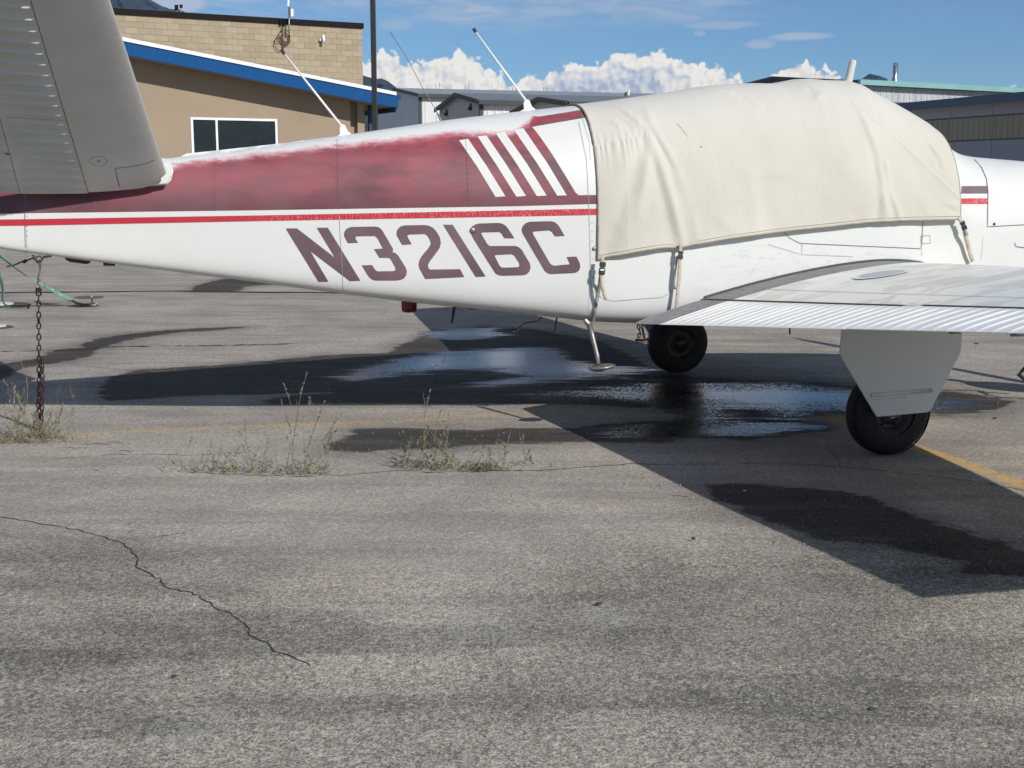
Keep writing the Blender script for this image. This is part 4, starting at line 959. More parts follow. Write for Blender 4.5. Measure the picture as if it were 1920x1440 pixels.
# tail ring and its shackle
rp_ = lp(72, 488, 0.0)
mb = MB().tube([lp(62, 478, 0), lp(64, 486, 0), lp(70, 491, 0), lp(77, 489, 0), lp(82, 482, 0), lp(97, 480, 0)], 0.0065, 8)
mb.tube([lp(68, 482, 0.02), lp(66, 488, 0.0), lp(70, 493, -0.01), lp(77, 491, 0), lp(80, 485, 0.02), lp(74, 480, 0.02), lp(68, 482, 0.02)], 0.004, 8); mb.build('tail_tie_ring', M_STEEL, plane, smooth=True)
MB().tube([lp(62, 484, 0.01), lp(48, 489, 0.01), lp(38, 492, 0.01), lp(27, 497, 0.01), lp(12, 500, 0.0)], 0.004, 6).tube([lp(50, 488, 0.01), lp(43, 492, 0.01)], 0.009, 6).build('loose_cord', M_BLKP, plane, smooth=True)
# boarding step
a, b_, c_ = lp(1105, 609, -0.48), lp(1120, 668, -0.575), lp(1122, 684, -0.60)
stp = MB().tube([a, a.lerp(b_, 0.5), b_, c_], [0.0165, 0.015, 0.0125, 0.011], 14).tube([a + Vector((-0.012, 0.03, 0.02)), a + Vector((0.0, 0, 0.0)), a + Vector((0.006, -0.004, -0.03))], 0.0155, 12).build('boarding_step', M_STEEL, plane, smooth=True)
ctr = lp(1128.5, 687, -0.61); vs, fs = [], []; n = 36
for j, (k, h) in enumerate(((0.0, 0.006), (0.75, 0.007), (0.97, 0.003), (1.0, -0.002), (0.85, -0.014), (0.45, -0.022), (0.0, -0.024))):
    for i in range(n):
        t = 2 * math.pi * i / n; x = math.cos(t); y = math.sin(t)
        taper = 1.0 - 0.25 * max(0, -x)
        vs.append(ctr + Vector((x * 0.080 * k, y * 0.058 * k * taper, h + 0.006 * x)))
for j in range(6):
    for i in range(n): fs.append([j * n + i, j * n + (i + 1) % n, (j + 1) * n + (i + 1) % n, (j + 1) * n + i])
recalc(mesh('step_pad', vs, fs, M_STEEL, stp, smooth=True))

# ------------------------------------------------------------------ canvas cover
cover = empty('cabin_cover', (PX, PY, 0), AL, label='cream canvas cover strapped over the cabin of the light airplane', cat='cover')
XL = lp(1127, 470, -0.56).x; XR = lp(1801, 400, -0.55).x
hem_px = [(1126, 487), (1140, 483), (1200, 471), (1240, 465), (1275, 464), (1300, 459), (1350, 450), (1380, 445), (1440, 437), (1500, 430), (1560, 424), (1620, 417), (1700, 413), (1760, 412), (1803, 411)]
hx = [lp(u, v, -0.56).x for u, v in hem_px]; hz = [lp(u, v, -0.56).z for u, v in hem_px]
# outline of the draped top (kinks where the frame of the cabin pushes the canvas up)
top_px = [(1087, 196), (1130, 191), (1180, 184.5), (1240, 176), (1300, 165.5), (1350, 160), (1400, 158), (1440, 158.5), (1462, 155), (1484, 150.5), (1510, 149), (1535, 152), (1553, 153), (1572, 154), (1592, 160), (1605, 168), (1625, 178), (1650, 192), (1675, 207), (1700, 223), (1715, 236), (1730, 252), (1745, 262), (1760, 272), (1773, 285), (1787, 294), (1800, 300)]
tx = [lp(u, v, 0).x for u, v in top_px]; tz_ = [lp(u, v, 0).z for u, v in top_px]
def segd(px_, pz_, a, b_):
    ax, az_ = a; bx, bz = b_; dx, dz = bx - ax, bz - az_; L2 = dx * dx + dz * dz
    t = ((px_ - ax) * dx + (pz_ - az_) * dz) / L2; tc = min(1, max(0, t)); ex, ez = px_ - ax - dx * tc, pz_ - az_ - dz * tc
    sgn = 1 if (px_ - ax) * dz - (pz_ - az_) * dx > 0 else -1
    return math.hypot(ex, ez) * sgn, t
def pz(u, v): p = lp(u, v, -0.5); return (p.x, p.z)
folds = [  # traced line, half width (m), height (m), one-sided
 (((1218, 240), (1150, 420)), ((1150, 420), (1133, 480)), 0.030, -0.020), (((1224, 262), (1190, 400)), None, 0.022, 0.014),
 (((1222, 250), (1272, 460)), None, 0.020, 0.020), (((1212, 262), (1255, 440)), None, 0.030, -0.014), (((1226, 235), (1262, 330)), None, 0.012, -0.018), (((1232, 232), (1285, 380)), None, 0.022, 0.010),
 (((1187, 198), (1222, 240)), None, 0.014, 0.014), (((1170, 215), (1200, 245)), None, 0.012, -0.010), (((1160, 225), (1178, 240)), None, 0.010, 0.008), (((1235, 195), (1232, 245)), None, 0.02, 0.010),
 (((1625, 200), (1640, 290)), ((1640, 290), (1648, 400)), 0.018, 0.016), (((1628, 250), (1642, 360)), ((1642, 360), (1630, 412)), 0.022, -0.018), (((1655, 290), (1655, 350)), ((1655, 350), (1676, 410)), 0.015, 0.010), (((1660, 372), (1668, 410)), None, 0.012, -0.010),
 (((1360, 159), (1420, 175)), ((1420, 175), (1450, 205)), 0.016, 0.012), (((1440, 165), (1470, 260)), None, 0.05, -0.010), (((1425, 330), (1432, 430)), None, 0.05, -0.010), (((1445, 300), (1450, 340)), None, 0.05, 0.008),
 (((1742, 262), (1758, 298)), ((1758, 298), (1762, 322)), 0.012, -0.012), (((1752, 262), (1772, 310)), None, 0.014, 0.010), (((1690, 250), (1740, 330)), None, 0.02, 0.005), (((1762, 390), (1795, 402)), None, 0.012, -0.006), (((1755, 380), (1790, 385)), None, 0.010, 0.006),
 (((1545, 170), (1560, 160)), None, 0.015, -0.010), (((1550, 185), (1575, 170)), None, 0.012, 0.008), (((1330, 400), (1375, 440)), None, 0.03, 0.006), (((1500, 340), (1560, 415)), None, 0.05, -0.008), (((1560, 300), (1610, 350)), None, 0.05, 0.007),
 (((1395, 300), (1410, 430)), None, 0.03, 0.006), (((1290, 390), (1300, 455)), None, 0.02, 0.006), (((1712, 352), (1735, 410)), None, 0.03, 0.006), (((1585, 390), (1600, 418)), None, 0.02, -0.006),
]
FL = []
for f in folds:
    for seg in f[:2]:
        if seg: FL.append((pz(*seg[0]), pz(*seg[1]), f[2], f[3], seg[1][1] > 395))
gl = [pz(1122, 272), pz(1210, 254)]
def wrinkle(x, z):
    h = 0.0
    for a, b_, w, k, keep in FL:
        d, t = segd(x, z, a, b_); t = min(1, max(0, t)); e_ = 0.15 + 0.85 * min(1, t / 0.35) * min(1, (1 - t) / 0.3 + (0.6 if keep else 0))
        w = w * (1.15 + 0.5 * t); k = k * (0.68 if k > 0 else 0.45)
        h += k * math.exp(-(d / w) ** 2) * e_
    # gathered seam
    if gl[0][0] < x < gl[1][0] + 0.02:
        zs = gl[0][1] + (gl[1][1] - gl[0][1]) * (x - gl[0][0]) / (gl[1][0] - gl[0][0]); dz = z - zs
        h -= 0.006 * math.exp(-(dz / 0.008) ** 2)
        if dz < 0: h += 0.0045 * math.sin(x * 175 + 2 * math.sin(x * 40)) * math.exp(-((-dz) / 0.06) ** 1.2) * min(1, -dz / 0.01)
        else: h += 0.0025 * math.sin(x * 160 + 1) * math.exp(-(dz / 0.03)) * min(1, dz / 0.01)
    # windscreen pillar seam
    d, t = segd(x, z, pz(1622, 188), pz(1798, 372))
    if 0 < t < 1.02: h -= 0.004 * math.exp(-(d / 0.006) ** 2); h += 0.004 * math.exp(-((d - 0.012) / 0.012) ** 2)
    h += 0.0035 * math.sin(x * 7.3 + z * 3.1 + 1.2) * math.sin(z * 6.1 - x * 2.0) + 0.002 * math.sin(x * 17 + z * 5) * math.sin(z * 11 + x * 3)
    return h
def cover_section(x, n=64):
    zt, zb, w, zc = sect(x); zt = float(np.interp(x, tx, tz_)); w += 0.006 + 0.024 * min(1, (x - XL) / 0.16); hemz = float(np.interp(x, hx, hz))
    zt = max(zt, zc + 0.2); fine_ = []
    for i in range(400):
        a = -math.pi / 2 + math.pi * i / 399 if True else 0
        s_, c_ = math.sin(a), abs(math.cos(a)); e = (NU if x < 1.1 else 2.4) if s_ >= 0 else NL
        y = -w * c_ ** (2 / e); z = zc + (zt - zc if s_ >= 0 else zc - zb) * (abs(s_) ** (2 / e)) * (1 if s_ >= 0 else -1)
        if z >= hemz: fine_.append((y, z))
    fine_.insert(0, (-w * 1.0 if hemz < zc else fine_[0][0], hemz))
    P_ = np.array(fine_); L = np.concatenate([[0], np.cumsum(np.hypot(*np.diff(P_, axis=0).T))]); q = np.linspace(0, L[-1], n + 1)
    return np.stack([np.interp(q, L, P_[:, 0]), np.interp(q, L, P_[:, 1])], 1)
NX, NS = 420, 120
xs_ = [XL + (XR - XL) * i / NX for i in range(NX + 1)]
secs = [cover_section(x, NS) for x in xs_]
vs, fs = [], []
for i, x in enumerate(xs_):
    S = secs[i]; row = []
    for k in range(NS + 1):
        a, b_ = S[max(k - 1, 0)], S[min(k + 1, NS)]; t = np.array(b_) - np.array(a); t = t / (np.hypot(*t) + 1e-9); nrm = (-t[1], t[0])
        if k == NS: nrm = (0, 1)
        nw = wrinkle(x, float(S[k][1])); fade_ = min(1, k / 3) if True else 1
        edge_lift = 0.012 * math.exp(-k / 5) * (1 - math.exp(-((x - hx[4]) / 0.12) ** 2)) * (0.4 + 0.6 * math.sin(min(1, (x - XL) / (hx[4] - XL)) * math.pi) if x < hx[4] else 0.8)
        sm = 1.0 if k < NS - 14 else (NS - k) / 14
        dd = nw * sm + edge_lift
        row.append((x, float(S[k][0]) + nrm[0] * dd, float(S[k][1]) + nrm[1] * dd))
    left = [(p[0], -p[1], p[2]) for p in row[:-1]][::-1]
    vs += row + left
K = 2 * NS + 1
for i in range(NX):
    for k in range(K - 1): fs.append([i * K + k, i * K + k + 1, (i + 1) * K + k + 1, (i + 1) * K + k])
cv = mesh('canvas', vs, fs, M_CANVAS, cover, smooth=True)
sd = cv.modifiers.new('thick', 'SOLIDIFY'); sd.thickness = 0.004; sd.offset = -1
V = [Vector(v) for v in vs]
hem_line = [V[i * K] + Vector((0, -0.001, 0)) for i in range(0, NX + 1, 2)]
MB().tube(hem_line, 0.0055, 6).build('hem_piping', M_PIPING, cv, smooth=True)
MB().tube([p + Vector((0, -0.002, 0.018)) for p in hem_line], 0.0012, 4).build('hem_stitching', M_PIPING, cv)
lf = [V[k] + Vector((-0.002, -0.001, 0)) for k in range(0, K, 2)]; MB().tube(lf, 0.006, 6).build('hem_piping', M_PIPING, cv, smooth=True)
rt = [V[NX * K + k] + Vector((0.002, 0, 0)) for k in range(0, K, 2)]; MB().tube(rt, 0.0055, 6).build('hem_piping', M_PIPING, cv, smooth=True)
MB().tube([p + Vector((0.024, -0.0035, 0)) for p in lf[:50]], 0.0014, 4).build('hem_stitching', M_PIPING, cv)
# canvas sleeve over an aerial that stands on the roof
a, b_ = lp(1587, 162, 0.0), lp(1600, 114, 0.0); d = (b_ - a).normalized()
MB().tube([a - d * 0.03, a, a.lerp(b_, 0.3) + Vector((0.004, 0, 0)), a.lerp(b_, 0.7), b_ - d * 0.012, b_, b_ + d * 0.006], [0.034, 0.028, 0.0235, 0.0225, 0.022, 0.019, 0.008], 20).build('aerial_sleeve', M_CANVAS, cv, smooth=True)
# stain: thin grey scratch left by a bird or branch
def cov_pt(u, v, off=0.003):
    d = lray(u, v); best = None
    k0 = (-0.62 - CO.y) / d.y
    for i in range(200):
        k = k0 + (0.6 / d.y) * i / 200; p = CO + d * k; S = secs[min(NX, max(0, int((p.x - XL) / (XR - XL) * NX)))]
        yy = np.interp(p.z, S[:, 1], S[:, 0]) if S[0, 1] < p.z < S[-1, 1] else 0
        if p.y > yy - off - max(0, wrinkle(p.x, p.z)): return p
    return p
M_MARK = worn('grey_scuff', (0.34, 0.32, 0.31), 0.9, 0.2, 10)
MB().tube([cov_pt(u, v) for u, v in ((1263, 226), (1272, 235), (1285, 250), (1300, 271))], [0.001, 0.002, 0.0022, 0.0012], 5).tube([cov_pt(1313, 275), cov_pt(1316, 276)], 0.0035, 6).build('scuff', M_MARK, cv)
# straps with side-release buckles
def strap(name, pts, w, m, parent, th=0.0025, twist=0.0):
    vs = []; n = len(pts)
    for i, p in enumerate(pts):
        a, b_ = pts[max(i - 1, 0)], pts[min(i + 1, n - 1)]; t = (b_ - a).normalized(); s_ = t.cross(Vector((0, 1, 0))).normalized()
        s_ = (Matrix.Rotation(twist * i / max(1, n - 1), 3, t) @ s_)
        vs += [p + s_ * w / 2, p - s_ * w / 2]
    o = mesh(name, vs, [[2 * i, 2 * i + 1, 2 * i + 3, 2 * i + 2] for i in range(n - 1)], m, parent, smooth=True)
    md = o.modifiers.new('thick', 'SOLIDIFY'); md.thickness = th; md.offset = 0; return o
def onskin(u, v, off): p = hit(u, v, off); return p
def yat(u, v, y): return lp(u, v, y)
def curve_pts(ctrl, n=14):
    out = []
    for i in range(len(ctrl) - 1):
        p0, p1, p2, p3 = ctrl[max(i - 1, 0)], ctrl[i], ctrl[i + 1], ctrl[min(i + 2, len(ctrl) - 1)]
        for j in range(n):
            t = j / n; out.append(0.5 * ((2 * p1) + (p2 - p0) * t + (2 * p0 - 5 * p1 + 4 * p2 - p3) * t * t + (3 * p1 - p0 - 3 * p2 + p3) * t ** 3))
    out.append(ctrl[-1]); return out
def buckle(c, ax, w, L, m, parent):
    """two-part plastic clip; ax: direction along the strap"""
    t = ax.normalized(); s_ = t.cross(Vector((0, 1, 0))).normalized(); nn = s_.cross(t).normalized()
    if nn.y > 0: nn = -nn
    R_ = Matrix((s_, t, nn)).transposed().to_4x4(); R_.translation = c
    mb = MB()
    mb.prism([R_ @ Vector(q) for q in ((-w / 2, -L * 0.5, 0), (w / 2, -L * 0.5, 0), (w * 0.5, -L * 0.05, 0), (w * 0.36, L * 0.06, 0), (-w * 0.36, L * 0.06, 0), (-w * 0.5, -L * 0.05, 0))], (R_.to_3x3() @ Vector((0, 0, 0.011))))
    mb.prism([R_ @ Vector(q) for q in ((-w * 0.32, L * 0.06, 0.001), (w * 0.32, L * 0.06, 0.001), (w * 0.5, L * 0.16, 0.001), (w * 0.5, L * 0.5, 0.001), (-w * 0.5, L * 0.5, 0.001), (-w * 0.5, L * 0.16, 0.001))], (R_.to_3x3() @ Vector((0, 0, 0.009))))
    o = recalc(mb.build('buckle', m, parent)); bevel(o, 0.002, 2); return o
wst = 0.021
# rear strap
p0, p1, p2 = yat(1130.5, 480, -0.572), yat(1129.5, 492, -0.574), yat(1127, 515, -0.575)
strap('strap', curve_pts([p0, p1], 6), wst, M_WEB, cv)
buckle(yat(1128.5, 503, -0.572), (p1 - p2), 0.036, 0.072, M_BLKP, cv); strap('strap_loop', [yat(1128.8, 505.0, -0.588), yat(1128.6, 508.0, -0.588)], 0.026, M_RING, cv)
strap('strap', curve_pts([p2 + Vector((0, 0.004, 0)), onskin(1122, 545, 0.006), onskin(1115, 580, 0.006), onskin(1112, 598, 0.008), lp(1110, 607, -0.42)], 8), wst, M_WEBD, cv)
strap('strap_tail', curve_pts([yat(1127.5, 513, -0.578), yat(1129, 535, -0.574), yat(1133, 552, -0.568), yat(1137, 561, -0.562)], 8), wst * 0.9, M_WEB, cv)
# middle strap
q0, q1, q2 = yat(1276, 458, -0.576), yat(1276, 472, -0.577), yat(1274.5, 486, -0.577)
strap('strap', curve_pts([q0, q1], 6), wst, M_WEB, cv)
buckle(yat(1275.2, 478, -0.573), (q1 - q2), 0.030, 0.046, M_BLKP, cv)
strap('strap', curve_pts([q2, yat(1273, 520, -0.572), yat(1270, 555, -0.568), yat(1268.5, 578, -0.56)], 8), wst, M_WEB, cv)
strap('strap_tail', curve_pts([yat(1270, 480, -0.560), yat(1266, 510, -0.558), yat(1264, 535, -0.556), yat(1266.5, 542, -0.556)], 8), wst * 0.5, M_WEBD, cv)
# front strap
r0, r1, r2 = yat(1797, 408, -0.56), yat(1802, 416, -0.562), yat(1808, 432, -0.562)
strap('strap', curve_pts([r0, r1], 6), wst, M_WEB, cv); buckle(yat(1805.5, 423, -0.556), (r1 - r2), 0.032, 0.056, M_BLKP, cv)
strap('strap', curve_pts([r2, yat(1813, 452, -0.545), yat(1819, 475, -0.54), yat(1824, 490, -0.535)], 8), wst * 1.25, M_WEB, cv); strap('strap_tail', curve_pts([yat(1808, 428, -0.565), yat(1814, 441, -0.568)], 6), wst * 0.8, M_WEBD, cv)

# ------------------------------------------------------------------ chains
def link_mesh(L, Wd, r, nm='link'):
    pts = []; n = 6; hw = Wd / 2 - r; hl = L / 2 - Wd / 2
    for k in range(n + 1): a = math.pi * k / n; pts.append((hw * math.cos(a), hl + hw * math.sin(a)))
    for k in range(n + 1): a = math.pi + math.pi * k / n; pts.append((hw * math.cos(a), -hl + hw * math.sin(a)))
    vs, fs = [], []; m_ = len(pts); s = 6
    for i, (x, z) in enumerate(pts):
        cx_, cz_ = 0, hl if i <= n else -hl; d = Vector((x - cx_, 0, z - cz_)); d.normalize()
        for j in range(s): b_ = 2 * math.pi * j / s; vs.append((x + d.x * r * math.cos(b_), r * math.sin(b_), z + d.z * r * math.cos(b_)))
    for i in range(m_):
        for j in range(s): fs.append([i * s + j, i * s + (j + 1) % s, ((i + 1) % m_) * s + (j + 1) % s, ((i + 1) % m_) * s + j])
    me = bpy.data.meshes.new(nm); me.from_pydata(vs, [], fs); me.materials.append(M_RUST); me.polygons.foreach_set('use_smooth', [True] * len(fs)); return me
def chain(root, path, me, pitch, rnd, rz0=0.0):
    """links of one shared mesh strung along a path (world space)"""
    L = [0]; 
    for a, b_ in zip(path[:-1], path[1:]): L.append(L[-1] + (b_ - a).length)
    n = int(L[-1] / pitch); inv = root.matrix_world.inverted() if False else Matrix.Translation(-root.location)
    for i in range(n + 1):
        s_ = i * pitch; k = max(j for j in range(len(L)) if L[j] <= s_ + 1e-9); k = min(k, len(path) - 2)
        t = (path[k + 1] - path[k]).normalized(); p = path[k] + t * (s_ - L[k])
        q = t.to_track_quat('Z', 'X').to_matrix().to_4x4()
        o = bpy.data.objects.new('link', me); C.objects.link(o); o.parent = root
        ang = rz0 + (math.pi / 2 if i % 2 else 0) + rnd.uniform(-0.25, 0.25)
        o.matrix_local = inv @ Matrix.Translation(p) @ q @ Matrix.Rotation(ang, 4, 'Z')
rnd = random.Random(5)
top = to_w(lp(72, 490, 0.0)); bot = gnd(74, 803); mid_s = top.lerp(bot, (535 - 490) / (803 - 490))
ch = empty('tie_down_chain', bot, label='rusty chain hanging from the tail ring down to the weeds', cat='chain', group='rusty tie-down chains')
lk = link_mesh(0.044, 0.027, 0.0042); lkbig = link_mesh(0.060, 0.032, 0.005)
hook = MB(); inv = Matrix.Translation(-bot)
hp = [to_w(lp(u, v, 0.0)) for u, v in ((70, 489), (74, 490), (75, 500), (74, 512), (71, 522), (71, 534), (70.5, 540))]
hook.tube([p - bot for p in hp], 0.0055, 8).tube([to_w(lp(u, v, 0.0)) - bot for u, v in ((71, 521), (75, 526), (73.5, 535))], 0.004, 6).build('hook', M_STEEL, ch, smooth=True)
chain(ch, [mid_s, mid_s.lerp(bot, 0.06)], lkbig, 0.030, rnd)
chain(ch, [mid_s.lerp(bot, 0.075), bot + Vector((0.0, 0, 0.02))], lk, 0.0345, rnd)
s2 = top.lerp(bot, (668 - 490) / (803 - 490)) + Vector((0.022, -0.01, 0))
chain(ch, [s2, s2.lerp(bot, 0.4) + Vector((0.014, -0.015, 0)), bot + Vector((0.02, -0.02, 0.015))], lk, 0.0345, rnd, 0.8)
s3 = s2 + Vector((-0.012, 0.0, -0.12)); chain(ch, [s3, bot + Vector((-0.016, -0.02, 0.015))], lk, 0.0345, rnd, 0.4)
wp = gnd(1196, 641); ch2 = empty('tie_down_chain', wp, label='short rusty chain hanging behind the far main wheel', cat='chain', group='rusty tie-down chains')
lk2 = link_mesh(0.05, 0.032, 0.0055)
chain(ch2, [at(1199, 596, wp.y), at(1197, 612, wp.y), at(1200, 622, wp.y), wp + Vector((0, 0, 0.02))], lk2, 0.040, rnd)
chain(ch2, [at(1202, 596, wp.y), at(1204, 612, wp.y), at(1206, 624, wp.y), wp + Vector((0.06, 0, 0.02)), wp + Vector((0.10, -0.03, 0.02))], lk2, 0.040, rnd, 0.7)
chain(ch2, [wp + Vector((0.0, 0.01, 0.015)), wp + Vector((0.05, 0.0, 0.015)), wp + Vector((0.09, 0.02, 0.02))], lk2, 0.040, rnd, 0.7)
# ------------------------------------------------------------------ tie-down strap, pads and marker of the next stand
M_GREEN = worn('mint_webbing', (0.20, 0.42, 0.32), 0.7, 0.35, 14)
g1 = gnd(146, 573); top1 = at(-30, 455, g1.y - 0.8)
so = empty('tie_down_strap', g1, label='mint green webbing strap running from the tarmac up behind the tail', cat='strap')
pts = curve_pts([top1 - g1, (top1 - g1) * 0.62 + Vector((0, 0, -0.05)), (top1 - g1) * 0.42 + Vector((0, 0, -0.03)), Vector((-0.08, 0, 0.06))], 10)
s_ = strap('webbing', pts, 0.045, M_GREEN, so, 0.004, 2.6); MB().tube([Vector((-0.12, 0, 0.10)), Vector((-0.02, 0, 0.03)), Vector((0.06, 0, 0.012))], 0.014, 8).tube([Vector((-0.5, 0.02, 0.05)), Vector((-0.42, 0, 0.02)), Vector((-0.2, 0, 0.012))], 0.012, 6).tube([Vector((0.02, 0, 0.01)), Vector((0.14, 0, 0.015)), Vector((0.2, -0.02, 0.02))], 0.012, 6).build('hook', M_STEEL, so)
g2 = gnd(20, 578); so2 = empty('tie_down_strap', g2, label='dark green strap dropping onto the pale round pad at the left edge', cat='strap')
q = [at(u, v, g2.y) - g2 for u, v in ((-6, 500), (1, 520), (6, 545), (5, 560), (10, 572), (22, 576))]
strap('webbing', curve_pts(q, 6), 0.04, worn('dark_green_webbing', (0.09, 0.22, 0.15), 0.7, 0.3, 12), so2, 0.004, 1.2)
MB().tube([Vector((0.0, 0, 0.02)), Vector((0.12, 0, 0.02)), Vector((0.20, 0, 0.03)), Vector((0.22, 0, 0.05)), Vector((0.19, 0, 0.0))], 0.013, 6).build('hook', M_BLKP, so2)
M_CONC = worn('pale_concrete', (0.62, 0.60, 0.56), 0.85, 0.2, 6); M_DARKRING = worn('tar_ring', (0.07, 0.068, 0.065), 0.85, 0.3, 6)
for (u, v, r, r2, lab) in ((-2, 571.5, 0.16, 0.34, 'pale round concrete pad with a strap lying on it, ringed with tar'), (-8, 613, 0.10, 0.17, 'smaller pale round pad ringed with tar at the left picture edge')):
    c = gnd(u, v); o = empty('tie_down_pad', c, label=lab, cat='ground pad')
    MB().lathe([(r2, -0.01), (r2 - 0.02, 0.002), (r + 0.01, 0.006), (r, 0.006)], 48).build('tar_ring', M_DARKRING, o, smooth=True); MB().prism([(r * math.cos(t * math.pi / 20), r * math.sin(t * math.pi / 20), -0.01) for t in range(40)], (0, 0, 0.028)).build('disc', M_CONC, o)
c = gnd(172, 574); o = empty('ground_marker', c, label='thin pale post with a flat dark disc standing by the green strap hook', cat='marker')
MB().tube([Vector((0, 0, 0)), Vector((0.01, 0, 0.10)), Vector((0.0, 0, 0.115))], 0.011, 8).tube([Vector((-0.03, 0, 0.02)), Vector((0.05, -0.03, 0.015)), Vector((0.07, -0.03, 0.04))], 0.009, 6).build('post', worn('bleached_wood', (0.50, 0.46, 0.36), 0.8, 0.2, 10), o)
MB().lathe([(0, 0.105), (0.15, 0.105), (0.17, 0.100), (0.15, 0.094), (0, 0.094)], 40, Matrix.Translation((-0.03, 0, 0)) @ Matrix.Rotation(0.015, 4, 'Y')).build('disc', worn('dull_disc', (0.11, 0.105, 0.10), 0.8, 0.2, 10), o)
# ------------------------------------------------------------------ buildings
UP = Vector((0, 0, 1))
def vhit(u, v, P0, N_):
    d = ray(u, v); o = Vector((0, 0, CAMH)); k = (P0 - o).dot(N_) / d.dot(N_); return o + d * k
def rand_mat(name, c1, c2, rough=0.9, bumps=0.4, bscale=40):
    m, N, b = principled(name, c1, rough, 0, 0.2); oi = N.new('ShaderNodeObjectInfo'); co = N.coord('Object')
    n = N.noise(co, 6, 5, 0.6)
    f = N.math('ADD', N.mul(oi.outputs['Random'], 0.75), N.mul(N.rng(n, 0.3, 0.7), 0.25), clamp=True)
    N.l.new(N.mix(f, c1, c2), b.inputs['Base Color']); N.l.new(N.bump(N.noise(co, bscale, 4, 0.6), bumps, 0.01), b.inputs['Normal']); return m
M_BLOCK = rand_mat('tan_split_block', (0.31, 0.252, 0.175), (0.395, 0.33, 0.235))
M_MORTAR = worn('tan_mortar', (0.36, 0.29, 0.20), 0.95, 0.15, 4)
M_COPING = worn('dark_brown_coping', (0.014, 0.011, 0.010), 0.8, 0.1, 2, spec=0.15)
M_STUCCO = worn('tan_stucco', (0.325, 0.252, 0.178), 0.92, 0.06, 0.8, bumps=0.3, bscale=50)
M_BLUE = worn('blue_fascia', (0.010, 0.075, 0.225), 0.75, 0.08, 1.0, spec=0.12)
M_BLUED = worn('navy_metal', (0.012, 0.030, 0.085), 0.5, 0.1, 2)
M_WTRIM = worn('white_trim', (0.76, 0.77, 0.77), 0.5, 0.05, 2)
M_GLASSD = worn('dark_window_glass', (0.008, 0.018, 0.022), 0.35, 0.1, 2, spec=0.25)
M_SOFFIT = worn('tan_soffit', (0.22, 0.19, 0.15), 0.8, 0.1, 2)
Bd = Vector((0.886, 0.463, 0)).normalized(); Bn = Vector((Bd.y, -Bd.x, 0))           # along the walls, towards the viewer
def frame(P0, X, Y):
    """matrix with local x = X (along), local y = Y (into the building), z = up"""
    M_ = Matrix((X, Y, UP)).transposed().to_4x4(); M_.translation = P0; return M_
def placed(name, P0, X, **kw):
    o = empty(name, P0, math.atan2(X.y, X.x), **kw); return o
# concrete block building; local x along the wall to the right, y into the building
R0 = Vector((-5.44, 47.0, 0)); TOPZ = at(688, 43.5, 47.0).z - 0.05
bb = placed('block_building', R0, Bd, label='tan concrete block building with dark coping above the blue roof edge', cat='building')
MB().box((-22, 0.02, 0), (0, 12, TOPZ)).build('wall', M_MORTAR, bb)
MB().box((-22.1, -0.04, TOPZ - 0.14), (0.05, 12.05, TOPZ + 0.05)).build('coping', M_COPING, bb)
blk = bpy.data.meshes.new('block'); t_ = MB().box((0.006, 0, 0.005), (0.394, 0.019, 0.195)); blk.from_pydata([tuple(v) for v in t_.v], [], t_.f); blk.materials.append(M_BLOCK)
rnd = random.Random(11); cnt = 0
for r in range(14):
    z = TOPZ - 0.14 - 0.2 * (r + 1)
    for i in range(25):
        x = -0.4 * (i + 1) + (0.2 if r % 2 else 0)
        w_ = 1.0
        # blocks that the sloping roof hides are left out
        lim = 4.10 + 0.150 * (-x)
        if z < lim - 0.1: continue
        if x > -0.3: continue
        o = bpy.data.objects.new('block', blk); C.objects.link(o); o.parent = bb; o.location = (x, 0.010 + rnd.uniform(-0.002, 0.003), z); cnt += 1
    if r % 2:
        o = bpy.data.objects.new('block', blk); C.objects.link(o); o.parent = bb; o.location = (-0.2, 0.011, z); o.scale = (0.49, 1, 1)
# aerial mast on the block wall, with its coil of cable; camera
def bw(u, v, off=0.03):
    p = vhit(u, v, R0, Bn); return p + Bn * off
ms = empty('aerial_mast', bw(537, 95, 0.25), math.atan2(Bd.y, Bd.x), label='white pole aerial clamped to the block wall with a coil of dark cable', cat='aerial')
base = ms.location.copy()
def ml(u, v, off): # local coordinates of a traced point
    p = bw(u, v, off) - base; return Vector((p.dot(Bd), -p.dot(Bn), p.z))
MB().tube([ml(538, 62, 0.25), ml(538, 8, 0.25)], 0.028, 10).build('pole', M_STEEL, ms, smooth=True)
MB().tube([ml(536.5, 14, 0.25), ml(536.5, -60, 0.25)], [0.04, 0.034], 10).build('aerial_rod', M_WTRIM, ms, smooth=True)
c_ = ml(542, 26, 0.30); bevel(MB().box((c_.x - 0.05, c_.y - 0.05, c_.z - 0.13), (c_.x + 0.05, c_.y + 0.05, c_.z + 0.13)).build('radio_box', M_WTRIM, ms), 0.01)
mb = MB(); a = ml(529, 42, 0.10); mb.box((a.x - 0.12, a.y - 0.02, a.z - 0.10), (a.x - 0.06, a.y + 0.1, a.z + 0.10)).box((a.x + 0.02, a.y - 0.02, a.z - 0.12), (a.x + 0.07, a.y + 0.1, a.z + 0.12)).box((a.x - 0.1, a.y - 0.05, a.z - 0.02), (a.x + 0.2, a.y - 0.02, a.z + 0.02))
mb.build('wall_bracket', M_COPING, ms)
M_CABLE = worn('brown_cable', (0.075, 0.045, 0.04), 0.7, 0.1, 3); mb = MB()
for (u, v, ru, rv) in ((532, 68, 10, 11), (523, 82, 9, 12), (534, 74, 8, 10)):
    cc = ml(u, v, 0.08); k = 47 / FPX; mb.tube([cc + Vector((math.cos(t) * ru * k, 0.01 * math.sin(3 * t), math.sin(t) * rv * k)) for t in [i * 2 * math.pi / 28 for i in range(29)]], 0.014, 6)
